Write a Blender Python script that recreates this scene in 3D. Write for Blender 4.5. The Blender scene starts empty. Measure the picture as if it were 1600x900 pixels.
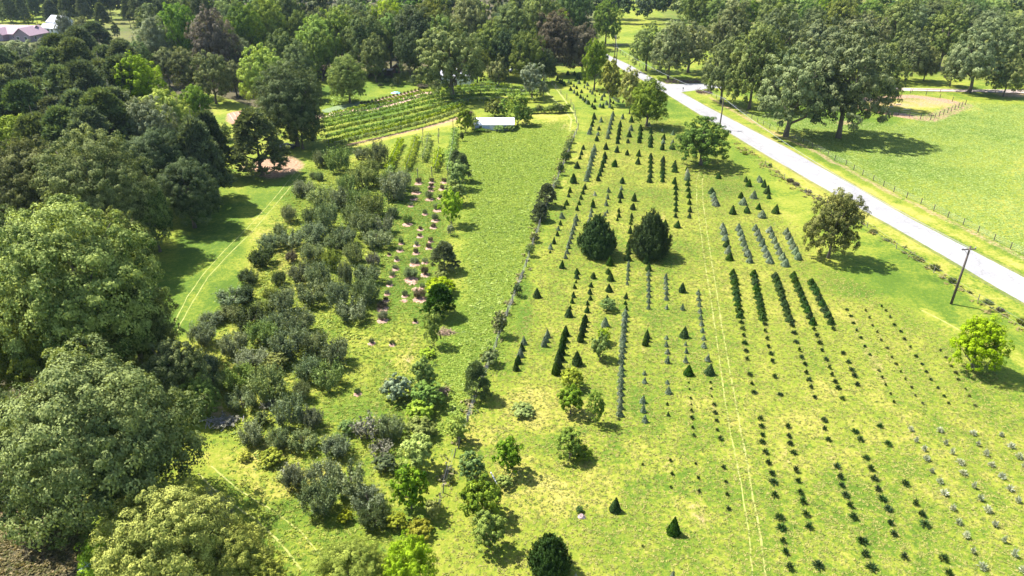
import bpy, math, random
import numpy as np
from mathutils import Vector, Matrix

S = bpy.context.scene
COL = S.collection
R = math.radians
rng = np.random.default_rng(7)
random.seed(7)

# ------------------------------------------------------------------ camera, sky, sun, exposure
F, PITCH, H = 1100.0, R(27.6), 50.0
cp, sp = math.cos(PITCH), math.sin(PITCH)
cam_d = bpy.data.cameras.new("camera")
cam = bpy.data.objects.new("camera", cam_d)
COL.objects.link(cam)
cam.location = (0, 0, H)
cam.rotation_euler = (R(90) - PITCH, 0, 0)
cam_d.sensor_width = 36
cam_d.lens = F / 1600 * 36
cam_d.clip_start = 0.5
cam_d.clip_end = 5000
S.camera = cam

SUN_EL = R(56)
sun_to = Vector((-0.90, 0.43, 0)).normalized() * math.cos(SUN_EL) + Vector((0, 0, math.sin(SUN_EL)))
w = bpy.data.worlds.new("World")
S.world = w
w.use_nodes = True
nt = w.node_tree
bg = nt.nodes["Background"]
sky = nt.nodes.new("ShaderNodeTexSky")
sky.sky_type = 'NISHITA'
sky.sun_disc = False
sky.sun_elevation = SUN_EL
sky.sun_rotation = math.atan2(sun_to.x, sun_to.y) % (2 * math.pi)
nt.links.new(sky.outputs[0], bg.inputs[0])
bg.inputs[1].default_value = 0.105
sd = bpy.data.lights.new("sun", 'SUN')
sd.energy = 5.0
sd.angle = R(0.5)
sd.color = (1.0, 0.97, 0.92)
so = bpy.data.objects.new("sun", sd)
COL.objects.link(so)
so.rotation_euler = sun_to.to_track_quat('Z', 'Y').to_euler()
S.view_settings.view_transform = 'Standard'
S.view_settings.look = 'None'
S.view_settings.exposure = 1.50
S.view_settings.gamma = 1
S.view_settings.use_curve_mapping = False
S.cycles.max_bounces = 6
S.cycles.diffuse_bounces = 3
S.cycles.transmission_bounces = 4
S.cycles.volume_bounces = 1

# ------------------------------------------------------------------ where things stand
def G(x, y, z=0.0):
    """point at height z that is seen at (x, y) of the photograph's 1600 x 900 grid"""
    u, v = x - 800.0, y - 450.0
    den = F * sp + v * cp
    t = (H - z) / den
    return Vector((u * t, (F * cp - v * sp) * t, z))

def depth(p):
    return p[1] * cp + (H - p[2]) * sp

def project(X, Y, Z=0.0):
    d = Y * cp + (H - Z) * sp
    return 800 + F * X / d, 450 - F * (Y * sp - (H - Z) * cp) / d

def height_at(base, ytop):
    """height of something standing at base whose top is seen in row ytop"""
    a = PITCH + math.atan((ytop - 450) / F)
    return max(0.1, H - base[1] * math.tan(a))

def px_per_m(p):
    return F / depth(p)

ORD = ("nearest second third fourth fifth sixth seventh eighth ninth tenth eleventh twelfth thirteenth fourteenth "
       "fifteenth sixteenth seventeenth eighteenth nineteenth twentieth").split()
TENS = {2: "twenty", 3: "thirty", 4: "forty", 5: "fifty"}
def ordw(i, first="first"):
    n = i + 1
    if n == 1: return first
    if n <= 20: return ORD[n - 1]
    t, o = divmod(n, 10)
    if o == 0: return {3: "thirtieth", 4: "fortieth", 5: "fiftieth"}[t]
    return TENS[t] + "-" + ("first" if o == 1 else ORD[o - 1])

# ------------------------------------------------------------------ object helpers
def tag(o, label=None, cat=None, group=None, kind=None):
    if label: o['label'] = label
    if cat: o['category'] = cat
    if group: o['group'] = group
    if kind: o['kind'] = kind
    return o

def empty(name, loc, rz=0.0, scale=(1, 1, 1)):
    o = bpy.data.objects.new(name, None)
    o.empty_display_size = 0.5
    COL.objects.link(o)
    o.location = loc
    o.rotation_euler = (0, 0, rz)
    o.scale = scale
    return o

def link(name, me, parent=None, mat=None):
    o = bpy.data.objects.new(name, me)
    COL.objects.link(o)
    o.parent = parent
    if mat is not None:
        if not me.materials:
            me.materials.append(mat)
        o.material_slots[0].link = 'OBJECT'
        o.material_slots[0].material = mat
    return o

class MB:
    """collects faces of one mesh"""
    def __init__(s):
        s.v, s.f, s.m = [], [], []
    def add(s, vs, fs, mi=0):
        b = len(s.v)
        s.v += [tuple(q) for q in vs]
        s.f += [tuple(b + i for i in q) for q in fs]
        s.m += [mi] * len(fs)
    def box(s, c, size, rz=0, mi=0, mat=None):
        x, y, z = [q / 2 for q in size]
        M = Matrix.Translation(c) @ (Matrix.Rotation(rz, 4, 'Z') if mat is None else mat)
        vs = [M @ Vector((a * x, b * y, d * z)) for d in (-1, 1) for a, b in ((-1, -1), (1, -1), (1, 1), (-1, 1))]
        s.add(vs, [(3, 2, 1, 0), (4, 5, 6, 7), (0, 1, 5, 4), (1, 2, 6, 5), (2, 3, 7, 6), (3, 0, 4, 7)], mi)
    def tube(s, pts, rad, n=6, mi=0, cap=True):
        pts = [Vector(q) for q in pts]
        rings = []
        for i, q in enumerate(pts):
            d = (pts[min(i + 1, len(pts) - 1)] - pts[max(i - 1, 0)]).normalized()
            a = d.cross(Vector((0.31, 0.95, 0.11))).normalized()
            b = d.cross(a)
            r = rad[i] if hasattr(rad, '__len__') else rad
            rings.append([q + (a * math.cos(2 * math.pi * k / n) + b * math.sin(2 * math.pi * k / n)) * r for k in range(n)])
        vs = [q for rg in rings for q in rg]
        fs = [(i * n + k, i * n + (k + 1) % n, (i + 1) * n + (k + 1) % n, (i + 1) * n + k)
              for i in range(len(pts) - 1) for k in range(n)]
        if cap:
            fs.append(tuple(range(n))[::-1]); fs.append(tuple((len(pts) - 1) * n + k for k in range(n)))
        s.add(vs, fs, mi)
    def mesh(s, name, smooth=False):
        me = bpy.data.meshes.new(name)
        me.from_pydata(s.v, [], s.f)
        me.polygons.foreach_set('material_index', s.m)
        if smooth: me.polygons.foreach_set('use_smooth', [True] * len(s.f))
        me.update()
        return me
    def build(s, name, mat, parent=None, smooth=False):
        me = s.mesh(name, smooth)
        for m in (mat if isinstance(mat, (list, tuple)) else [mat]): me.materials.append(m)
        o = bpy.data.objects.new(name, me)
        COL.objects.link(o)
        o.parent = parent
        return o

# ------------------------------------------------------------------ materials
def new_mat(name):
    m = bpy.data.materials.new(name)
    m.use_nodes = True
    n = m.node_tree
    n.nodes.clear()
    out = n.nodes.new("ShaderNodeOutputMaterial")
    return m, n, out

def ramp(n, fac, stops):
    r = n.nodes.new("ShaderNodeValToRGB")
    e = r.color_ramp.elements
    while len(e) < len(stops): e.new(0.5)
    for q, (p, c) in zip(e, stops):
        q.position = p
        q.color = (*c, 1)
    n.links.new(fac, r.inputs[0])
    return r.outputs[0]

def noise(n, scale, detail=4, rough=0.55, vec=None, dist=0.0):
    t = n.nodes.new("ShaderNodeTexNoise")
    t.inputs['Scale'].default_value = scale
    t.inputs['Detail'].default_value = detail
    t.inputs['Roughness'].default_value = rough
    t.inputs['Distortion'].default_value = dist
    if vec: n.links.new(vec, t.inputs['Vector'])
    return t.outputs['Fac']

def mixc(n, fac, a, b, mode='MIX'):
    m = n.nodes.new("ShaderNodeMix")
    m.data_type = 'RGBA'
    m.blend_type = mode
    for sock, val in ((m.inputs[0], fac), (m.inputs[6], a), (m.inputs[7], b)):
        if isinstance(val, (int, float)): sock.default_value = val
        elif isinstance(val, tuple): sock.default_value = (*val, 1)
        else: n.links.new(val, sock)
    return m.outputs[2]

def math_n(n, op, a, b=0.0, clamp=False):
    m = n.nodes.new("ShaderNodeMath")
    m.operation = op
    m.use_clamp = clamp
    for sock, val in ((m.inputs[0], a), (m.inputs[1], b)):
        if isinstance(val, (int, float)): sock.default_value = val
        else: n.links.new(val, sock)
    return m.outputs[0]

def simple(name, c, c2=None, scale=3.0, rough=0.8, bump=0.0, metal=0.0, detail=5):
    m, n, out = new_mat(name)
    b = n.nodes.new("ShaderNodeBsdfPrincipled")
    b.inputs['Roughness'].default_value = rough
    b.inputs['Metallic'].default_value = metal
    tc = n.nodes.new("ShaderNodeTexCoord").outputs['Object']
    f = noise(n, scale, detail, 0.6, tc)
    c2 = c2 or tuple(q * 0.75 for q in c)
    n.links.new(ramp(n, f, [(0.35, c2), (0.65, c)]), b.inputs['Base Color'])
    if bump:
        bp = n.nodes.new("ShaderNodeBump")
        bp.inputs['Distance'].default_value = bump
        n.links.new(f, bp.inputs['Height'])
        n.links.new(bp.outputs[0], b.inputs['Normal'])
    n.links.new(b.outputs[0], out.inputs[0])
    return m

def foliage(name, dark, light, trans=0.26, var=0.22, spec=0.06):
    k_ = 1.0 if name in ('cedar_leaves', 'cypress_leaves', 'seedling_leaves', 'pale_conifer_leaves', 'golden_leaves') else 1.08
    dark, light = tuple(min(.5, q * k_) for q in dark), tuple(min(.55, q * k_) for q in light)
    m, n, out = new_mat(name)
    at = n.nodes.new("ShaderNodeAttribute")
    at.attribute_name = 'tone'
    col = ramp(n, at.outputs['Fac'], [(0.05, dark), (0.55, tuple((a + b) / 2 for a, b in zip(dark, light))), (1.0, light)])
    oi = n.nodes.new("ShaderNodeObjectInfo")
    hsv = n.nodes.new("ShaderNodeHueSaturation")
    n.links.new(math_n(n, 'ADD', math_n(n, 'MULTIPLY', oi.outputs['Random'], 2 * var), 1 - var), hsv.inputs['Value'])
    n.links.new(math_n(n, 'ADD', math_n(n, 'MULTIPLY', math_n(n, 'FRACT', math_n(n, 'MULTIPLY', oi.outputs['Random'], 7.3)), 0.035), 0.4825), hsv.inputs['Hue'])
    n.links.new(math_n(n, 'ADD', math_n(n, 'MULTIPLY', math_n(n, 'FRACT', math_n(n, 'MULTIPLY', oi.outputs['Random'], 13.7)), 0.3), 0.85), hsv.inputs['Saturation'])
    n.links.new(col, hsv.inputs['Color'])
    b = n.nodes.new("ShaderNodeBsdfPrincipled")
    b.inputs['Roughness'].default_value = 0.55
    b.inputs['Specular IOR Level'].default_value = spec
    n.links.new(hsv.outputs[0], b.inputs['Base Color'])
    t = n.nodes.new("ShaderNodeBsdfTranslucent")
    tcol = mixc(n, 1.0, hsv.outputs[0], (1.15, 1.1, 0.5), 'MULTIPLY')
    n.links.new(tcol, t.inputs['Color'])
    mx = n.nodes.new("ShaderNodeMixShader")
    mx.inputs[0].default_value = trans
    n.links.new(b.outputs[0], mx.inputs[1])
    n.links.new(t.outputs[0], mx.inputs[2])
    n.links.new(mx.outputs[0], out.inputs[0])
    return m

FM = {
    'oak':    foliage('oak_leaves', (.030, .056, .013), (.225, .255, .062)),
    'olive':  foliage('olive_leaves', (.042, .074, .018), (.325, .365, .105)),
    'light':  foliage('light_leaves', (.085, .120, .015), (.420, .440, .075)),
    'lime':   foliage('lime_leaves', (.105, .165, .018), (.340, .420, .065)),
    'green':  foliage('green_leaves', (.036, .080, .013), (.220, .300, .048)),
    'dark':   foliage('dark_leaves', (.018, .038, .013), (.125, .160, .055)),
    'pecan':  foliage('pecan_leaves', (.044, .070, .022), (.280, .310, .110)),
    'grey':   foliage('grey_leaves', (.085, .105, .048), (.250, .270, .145)),
    'pine':   foliage('pine_needles', (.036, .058, .022), (.215, .260, .110), trans=.25),
    'rust':   foliage('rust_leaves', (.055, .045, .030), (.180, .150, .095)),
    'autumn': foliage('bronze_leaves', (.055, .070, .018), (.250, .255, .065)),
    'bush':   foliage('orchard_leaves', (.046, .074, .032), (.300, .340, .165)),
    'bushg':  foliage('orchard_green_leaves', (.058, .098, .024), (.330, .385, .110)),
    'gold':   foliage('golden_leaves', (.130, .150, .020), (.320, .330, .060)),
    'bare':   foliage('bare_twigs', (.100, .098, .060), (.290, .285, .200), trans=.05),
    'cedar':  foliage('cedar_leaves', (.018, .044, .012), (.085, .135, .034), trans=.12, var=.15),
    'cone':   foliage('cypress_leaves', (.018, .044, .009), (.070, .125, .024), trans=.12, var=.2),
    'blue':   foliage('blue_conifer_leaves', (.080, .112, .058), (.330, .385, .230), trans=.12, var=.18),
    'pale':   foliage('pale_conifer_leaves', (.230, .260, .130), (.550, .550, .400), trans=.12, var=.15),
    'seed':   foliage('seedling_leaves', (.014, .038, .010), (.060, .100, .030), trans=.1, var=.2),
    'sprig':  foliage('sprig_leaves', (.050, .070, .022), (.150, .160, .050), trans=.15, var=.2),
    'red':    foliage('dead_needles', (.110, .040, .022), (.260, .110, .060), trans=.1),
    'vine':   foliage('vine_leaves', (.080, .130, .016), (.300, .390, .055)),
    'far':    foliage('far_leaves', (.030, .052, .024), (.085, .115, .055)),
}
BARK = simple('bark', (.16, .13, .10), (.07, .055, .04), 4, .95, .05)
WOODGREY = simple('weathered_wood', (.24, .21, .18), (.13, .11, .09), 6, .9)
DARKWOOD = simple('dark_pole_wood', (.10, .075, .06), (.05, .04, .035), 3, .9)
WIRE = simple('wire_metal', (.35, .35, .35), (.28, .28, .28), 5, .5, metal=.6)
WHITEP = simple('white_paint', (.78, .78, .77), (.62, .62, .62), 1.5, .6)

# ------------------------------------------------------------------ foliage meshes
def unit(a):
    return a / np.maximum(np.linalg.norm(a, axis=-1, keepdims=True), 1e-9)

def leaf_mesh(name, c, nrm, size, aspect, tone, tan=None, extra=None):
    """many small pointed leaf faces; extra = (verts, faces, tone) of a solid core"""
    N = len(c)
    nrm = unit(nrm)
    if tan is None: tan = rng.normal(size=(N, 3))
    t = unit(tan - nrm * np.sum(tan * nrm, axis=1, keepdims=True))
    b = np.cross(nrm, t)
    size = np.broadcast_to(size, (N,))[:, None]
    aspect = np.broadcast_to(aspect, (N,))[:, None]
    q = np.stack([c - t * size, c + b * size * aspect - t * size * .1, c + t * size, c - b * size * aspect - t * size * .1], axis=1)
    # a slight cup so that no leaf is a flat card
    q[:, 1] += nrm * size * .22
    q[:, 3] += nrm * size * .22
    verts = q.reshape(-1, 3)
    idx = np.arange(4 * N, dtype=np.int32)
    tn = np.repeat(np.clip(tone, 0, 1), 4)
    loops, starts, totals = idx, np.arange(0, 4 * N, 4, dtype=np.int32), np.full(N, 4, np.int32)
    if extra:
        ev, ef, et = extra
        off = len(verts)
        verts = np.concatenate([verts, np.array(ev, dtype=float)])
        tn = np.concatenate([tn, np.full(len(ev), et)])
        s0 = len(loops)
        for f in ef:
            starts = np.append(starts, s0); totals = np.append(totals, len(f)); s0 += len(f)
        loops = np.concatenate([loops, np.array([off + i for f in ef for i in f])])
    me = bpy.data.meshes.new(name)
    me.vertices.add(len(verts))
    me.vertices.foreach_set('co', verts.astype(np.float32).ravel())
    me.loops.add(len(loops))
    me.loops.foreach_set('vertex_index', loops.astype(np.int32))
    me.polygons.add(len(starts))
    me.polygons.foreach_set('loop_start', starts.astype(np.int32))
    me.polygons.foreach_set('loop_total', totals.astype(np.int32))
    me.update(calc_edges=True)
    a = me.attributes.new('tone', 'FLOAT', 'POINT')
    a.data.foreach_set('value', tn.astype(np.float32))
    return me

def sph(n):
    return unit(rng.normal(size=(n, 3)))

def crown(name, n, lobes=26, rl=(.24, .42), vz=.82, sub=11, leaf=.022, flat=.0, gap=0., z0=1.0, under=.25, upcut=-.45, asp=.62, shape=None):
    """broadleaf crown in unit size: radius 1 round the z axis, centred at z0; lobes -> leaf clumps -> leaves"""
    d = sph(lobes * 3)
    d = d[d[:, 2] > upcut][:lobes]
    # spread the lobes evenly over the crown
    for _ in range(30):
        df = d[:, None] - d[None]
        ds = np.linalg.norm(df, axis=2) + np.eye(len(d))
        d = unit(d + .02 * np.sum(df / ds[..., None] ** 3, axis=1) / len(d) * 3)
        d[:, 2] = np.maximum(d[:, 2], upcut)
    lr = rng.uniform(*rl, size=len(d))
    rad = (1 - lr * .95) * rng.uniform(.74, 1.10, size=len(d))
    lc = d * rad[:, None]
    low = d[:, 2] < 0
    lc[low, :2] *= (1 / np.maximum(.55, np.sqrt(1 - d[low, 2] ** 2)) ** .8)[:, None]
    if shape is not None: lc = shape(lc)
    inner = sph(max(3, lobes // 5)) * .42
    lc = np.concatenate([lc, inner]); lr = np.concatenate([lr, rng.uniform(.3, .42, size=len(inner))])
    lt = rng.uniform(-.20, .20, size=len(lc))
    wts = lr ** 2; wts = wts / wts.sum()
    cnt = rng.multinomial(n, wts)
    C, Nn, T = [], [], []
    for k in range(len(lc)):
        m = cnt[k]
        if m < 3: continue
        s = sph(sub * 2); s = s[s[:, 2] > -.6][:sub]
        outw = unit(lc[k][None]) if np.linalg.norm(lc[k]) > .2 else np.array([[0, 0, 1.]])
        sc = lc[k] + s * lr[k] * rng.uniform(.7, 1.05, size=(len(s), 1))
        sr = lr[k] * rng.uniform(.20, .42, size=len(s))
        st = rng.uniform(-.26, .26, size=len(s))
        j = rng.integers(0, len(s), size=m)
        dd = sph(m)
        dd[:, 2] = np.where(rng.random(m) < .7, np.abs(dd[:, 2]), dd[:, 2])
        rr = rng.uniform(.45, 1.05, size=m) ** .6
        C.append(sc[j] + dd * (sr[j] * rr)[:, None])
        Nn.append(dd * 1.0 + outw * .75 + rng.normal(size=(m, 3)) * .42 + np.array([0, 0, .3]))
        T.append(.45 + lt[k] + st[j] + rng.normal(size=m) * .16 + dd[:, 2] * .20)  # random clump tone; lighter tops put lit highlights into the leaf colour
    C = np.concatenate(C); Nn = np.concatenate(Nn); T = np.concatenate(T)
    if gap:
        g = sph(14) * rng.uniform(.6, 1.0, size=(14, 1))
        dmin = np.min(np.linalg.norm(C[:, None] - g[None], axis=2), axis=1)
        keep = dmin > gap * rng.uniform(.6, 1.2, size=len(C))
        C, Nn, T = C[keep], Nn[keep], T[keep]
    C = C * np.array([1, 1, vz]) + np.array([0, 0, z0])
    C[:, 2] = np.maximum(C[:, 2], .02)
    return leaf_mesh(name, C, Nn, leaf * rng.uniform(.6, 1.35, size=len(C)), asp, T)

def trunk_mesh(name, top=1.0, r=.055, limbs=7, spread=.7, fork=.35, rise=.5):
    """tapered trunk with limbs; unit crown radius 1"""
    m = MB()
    a0 = random.uniform(0, 6.28)
    m.tube([(0, 0, -.03), (.01, .01, fork * .5), (.02, -.01, fork), (.03, .02, top * .8), (.05, 0, top * 1.25)],
           [r * 1.5, r * 1.05, r * .95, r * .5, r * .15], 7)
    for k in range(limbs):
        a = a0 + k * 2.4 + random.uniform(-.3, .3)
        z = fork + (top - fork) * k / limbs * .9
        s = spread * random.uniform(.75, 1.05)
        e = Vector((math.cos(a) * s, math.sin(a) * s, z + rise * random.uniform(.6, 1.2)))
        b = Vector((.02, 0, z))
        mid = b.lerp(e, .5) + Vector((0, 0, -.04))
        m.tube([b, mid, e], [r * .55, r * .36, r * .1], 5)
        for q in range(2):
            a2 = a + random.choice((-1, 1)) * random.uniform(.4, .9)
            e2 = mid + Vector((math.cos(a2) * s * .45, math.sin(a2) * s * .45, random.uniform(.15, .4)))
            m.tube([mid, e2], [r * .28, r * .06], 4)
    me = m.mesh(name, True)
    me.materials.append(BARK)
    return me

def pine_mesh(name, n=9000, tufts=170, h=2.6, bare=.35):
    """open pine: whorls of limbs that end in needle tufts; crown radius 1, height h"""
    C, Nn, T, Tn = [], [], [], []
    per = n // tufts
    for k in range(tufts):
        f = rng.random() ** .8
        z = h * (bare + (1 - bare) * f)
        rmax = (1.0 * (1 - f) ** .62 + .10) * rng.uniform(.75, 1.05)
        r = rmax * rng.uniform(.35, 1.0) ** .5
        a = rng.uniform(0, 2 * np.pi)
        c = np.array([math.cos(a) * r, math.sin(a) * r, z + r * .12])
        tr = rng.uniform(.13, .24)
        d = sph(per)
        d[:, 2] = np.abs(d[:, 2]) * .9 - .12
        C.append(c + d * tr * rng.uniform(.3, 1, size=(per, 1)) ** .5)
        Nn.append(np.cross(d, rng.normal(size=(per, 3))))
        Tn.append(d)
        T.append(.42 + rng.uniform(-.2, .2) + rng.normal(size=per) * .15 + .1 * d[:, 2])
    C = np.concatenate(C)
    return leaf_mesh(name, C, np.concatenate(Nn), .062 * rng.uniform(.7, 1.3, size=len(C)), .38, np.concatenate(T), np.concatenate(Tn))

def core(profile, n=14, wob=.05):
    """closed solid of revolution under the leaves; profile = (radius, z) pairs from the ground up"""
    v, f = [], []
    for r, z in profile:
        for k in range(n):
            a = 2 * math.pi * k / n
            q = r * (1 + random.uniform(-wob, wob))
            v.append((math.cos(a) * q, math.sin(a) * q, z))
    m = len(profile)
    for i in range(m - 1):
        for k in range(n):
            f.append((i * n + k, i * n + (k + 1) % n, (i + 1) * n + (k + 1) % n, (i + 1) * n + k))
    f.append(tuple(range(n))[::-1]); f.append(tuple((m - 1) * n + k for k in range(n)))
    return v, f

def cone_mesh(name, n, h, prof, leaf, rough=.06, up=.6, spiky=0.0, clumps=60, solid=.86):
    """sheared or wild conifer; prof(f) = radius at height fraction f (max 1)"""
    f = rng.random(n * 3)
    keep = rng.random(n * 3) < np.array([prof(q) for q in f]) + .08
    f = f[keep][:n]; n = len(f)
    a = rng.uniform(0, 2 * np.pi, n)
    ca, cf = rng.uniform(0, 2 * np.pi, clumps), rng.random(clumps)
    ck = rng.uniform(-1, 1, clumps)
    da = np.abs((a[:, None] - ca[None] + np.pi) % (2 * np.pi) - np.pi)
    near = np.argmin(da ** 2 + ((f[:, None] - cf[None]) * 3.2) ** 2, axis=1)
    r = np.array([prof(q) for q in f]) * (1 + ck[near] * rough + rng.normal(size=n) * rough * .5)
    if spiky: r = r * (1 + (rng.random(n) < .16) * rng.uniform(0, spiky, n))
    z = .04 * h + f * h * .96
    c = np.stack([np.cos(a) * r, np.sin(a) * r, z], axis=1)
    out = np.stack([np.cos(a), np.sin(a), np.full(n, .25)], axis=1)
    tan = out * (1 - up) + np.array([0, 0, 1.]) * up + rng.normal(size=(n, 3)) * .25
    nn = out + rng.normal(size=(n, 3)) * .45
    tone = .42 + ck[near] * .2 + rng.normal(size=n) * .17
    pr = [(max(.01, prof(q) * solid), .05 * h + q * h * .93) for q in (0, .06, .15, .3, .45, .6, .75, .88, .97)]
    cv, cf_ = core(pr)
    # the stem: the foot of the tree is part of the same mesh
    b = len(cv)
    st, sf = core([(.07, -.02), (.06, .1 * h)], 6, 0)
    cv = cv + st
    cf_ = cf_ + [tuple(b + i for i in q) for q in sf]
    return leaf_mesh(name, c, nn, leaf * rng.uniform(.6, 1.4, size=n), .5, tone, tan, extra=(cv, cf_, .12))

def star_mesh(name, n, h=1.1, leaf=.34, base=.12):
    """a seedling: shoots that fan out from a short stem; radius 1"""
    d = sph(n * 2); d[:, 2] = np.abs(d[:, 2]) * 1.1 + .08
    d = unit(d)[:n]
    c = d * rng.uniform(.3, .72, size=(n, 1)) * np.array([1, 1, h]) + np.array([0, 0, base])
    nn = np.cross(d, rng.normal(size=(n, 3)))
    v, f = core([(.07, -.05), (.05, .5 * h), (.02, .95 * h)], 5, 0)
    return leaf_mesh(name, c, nn, leaf * rng.uniform(.6, 1.25, size=n), .2, .45 + rng.normal(size=n) * .22, d, extra=(v, f, .2))

def open_bush(name, n, stems=6, sh=.85, leaf=.06):
    """gnarled orchard tree: leafy sprays at the ends of several stems"""
    C, Nn, T, D = [], [], [], []
    k0 = stems * 7
    per = n // k0
    for k in range(k0):
        a = rng.uniform(0, 2 * np.pi)
        r = rng.uniform(.12, .86) ** .6
        zz = .42 + rng.uniform(0, 1) * (1 - r * .55) * 1.0
        c = np.array([math.cos(a) * r, math.sin(a) * r, zz])
        ax = unit(np.array([math.cos(a) * .6 * r, math.sin(a) * .6 * r, 1.0]))
        t = rng.normal(size=per)
        ln = rng.uniform(.12, .24)
        C.append(c + ax * (t * ln)[:, None] + rng.normal(size=(per, 3)) * .085)
        Nn.append(rng.normal(size=(per, 3)) + np.array([0, 0, .5]) + ax * .2)
        D.append(ax + rng.normal(size=(per, 3)) * .6)
        T.append(.42 + rng.uniform(-.2, .2) + rng.normal(size=per) * .2)
    C = np.concatenate(C); C[:, 2] = np.maximum(C[:, 2], .03)
    return leaf_mesh(name, C, np.concatenate(Nn), leaf * rng.uniform(.6, 1.4, size=len(C)), .45, np.concatenate(T), np.concatenate(D))

def tuft_cone(name, n, tufts, h, prof, tr=(.09, .17), leaf=.05, solid=.75, wob=.12, up=.75):
    """wild conifer: upright needle plumes all over a blunt cone"""
    C, Nn, T, D = [], [], [], []
    per = n // tufts
    for k in range(tufts):
        f = rng.random()
        while rng.random() > prof(f) + .05: f = rng.random()
        a = rng.uniform(0, 2 * np.pi)
        r = prof(f) * rng.uniform(1 - wob * 1.6, 1 + wob * .6)
        out = np.array([math.cos(a), math.sin(a), 0])
        c = out * r + np.array([0, 0, .05 * h + f * h * .93])
        ax = unit(out * (1 - up) + np.array([0, 0, up]))
        t = rng.uniform(-.2, 1, size=per)
        w_ = rng.uniform(*tr)
        C.append(c + ax * (t * w_ * 1.9)[:, None] + rng.normal(size=(per, 3)) * (w_ * .42 * (1.1 - np.clip(t, 0, 1)))[:, None])
        Nn.append(out + rng.normal(size=(per, 3)) * .5)
        D.append(ax + rng.normal(size=(per, 3)) * .35)
        T.append(.3 + rng.uniform(-.15, .2) + t * .32 + rng.normal(size=per) * .13)
    C = np.concatenate(C)
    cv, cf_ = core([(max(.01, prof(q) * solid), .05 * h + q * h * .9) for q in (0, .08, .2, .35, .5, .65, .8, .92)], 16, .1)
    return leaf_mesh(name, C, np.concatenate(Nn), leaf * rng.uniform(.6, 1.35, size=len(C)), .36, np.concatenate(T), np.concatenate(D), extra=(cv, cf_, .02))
MS = {}
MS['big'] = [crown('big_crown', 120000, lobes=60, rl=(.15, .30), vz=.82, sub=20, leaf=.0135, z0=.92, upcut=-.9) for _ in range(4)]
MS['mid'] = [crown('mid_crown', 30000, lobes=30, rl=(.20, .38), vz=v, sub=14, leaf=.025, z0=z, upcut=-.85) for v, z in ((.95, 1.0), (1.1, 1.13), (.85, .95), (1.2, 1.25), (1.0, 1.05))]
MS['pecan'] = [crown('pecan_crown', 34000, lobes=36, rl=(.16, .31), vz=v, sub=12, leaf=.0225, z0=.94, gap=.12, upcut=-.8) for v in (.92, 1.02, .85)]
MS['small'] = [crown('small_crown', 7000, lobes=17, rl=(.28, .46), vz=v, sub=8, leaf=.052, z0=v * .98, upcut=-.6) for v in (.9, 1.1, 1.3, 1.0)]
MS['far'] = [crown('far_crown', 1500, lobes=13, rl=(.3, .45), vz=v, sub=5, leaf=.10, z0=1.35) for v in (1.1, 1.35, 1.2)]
MS['pine'] = [pine_mesh('pine_crown', 14000, 230, h, b) for h, b in ((2.3, .22), (2.5, .28), (2.0, .16))]
MS['pinefull'] = [pine_mesh('pine_crown', 11000, 200, 2.0, .06), pine_mesh('pine_crown', 11000, 180, 2.2, .10)]
MS['bush'] = [open_bush('fruit_tree_crown', 5200, 7, leaf=.058), open_bush('fruit_tree_crown', 5200, 8, leaf=.055), open_bush('fruit_tree_crown', 4200, 6, leaf=.06), open_bush('fruit_tree_crown', 5800, 8, leaf=.054)]
MS['bare'] = [open_bush('bare_crown', 700, 6, leaf=.10), open_bush('bare_crown', 600, 5, leaf=.10)]
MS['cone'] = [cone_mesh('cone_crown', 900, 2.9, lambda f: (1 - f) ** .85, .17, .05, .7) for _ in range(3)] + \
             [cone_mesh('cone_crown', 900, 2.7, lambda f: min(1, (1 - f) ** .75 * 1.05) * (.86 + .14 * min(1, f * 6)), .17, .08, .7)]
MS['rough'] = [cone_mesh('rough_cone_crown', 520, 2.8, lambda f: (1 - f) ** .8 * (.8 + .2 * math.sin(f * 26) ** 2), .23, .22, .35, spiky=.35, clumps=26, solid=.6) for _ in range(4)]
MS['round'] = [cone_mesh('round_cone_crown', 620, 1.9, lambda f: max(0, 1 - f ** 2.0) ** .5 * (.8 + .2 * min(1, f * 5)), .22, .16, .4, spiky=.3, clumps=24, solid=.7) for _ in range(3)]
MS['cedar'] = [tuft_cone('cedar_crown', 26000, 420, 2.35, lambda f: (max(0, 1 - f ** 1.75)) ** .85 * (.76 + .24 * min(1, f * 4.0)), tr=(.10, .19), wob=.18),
               tuft_cone('cedar_crown', 26000, 380, 2.35, lambda f: (max(0, 1 - f ** 1.7)) ** .9 * (.72 + .28 * min(1, f * 4.0)), tr=(.11, .23), wob=.26)]
MS['star'] = [star_mesh('seedling_crown', 150, 1.1, .3), star_mesh('seedling_crown', 130, 1.0, .32), star_mesh('seedling_crown', 170, 1.3, .27), star_mesh('seedling_crown', 90, 1.2, .36)]
MS['sprig'] = [star_mesh('sprig_crown', 22, 1.2, .3), star_mesh('sprig_crown', 16, 1.5, .26)]
TR = [trunk_mesh('trunk_mesh', 1.1, .05, 7, .7, .35), trunk_mesh('trunk_mesh', 1.2, .045, 8, .65, .45), trunk_mesh('trunk_mesh', 1.0, .06, 6, .72, .25)]
TRPINE = [trunk_mesh('pine_trunk', 1.9, .035, 9, .55, .5, .1)]
TRBUSH = [trunk_mesh('stem_mesh', .7, .05, 6, .6, .12, .45), trunk_mesh('stem_mesh', .6, .05, 5, .65, .10, .4)]

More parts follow.
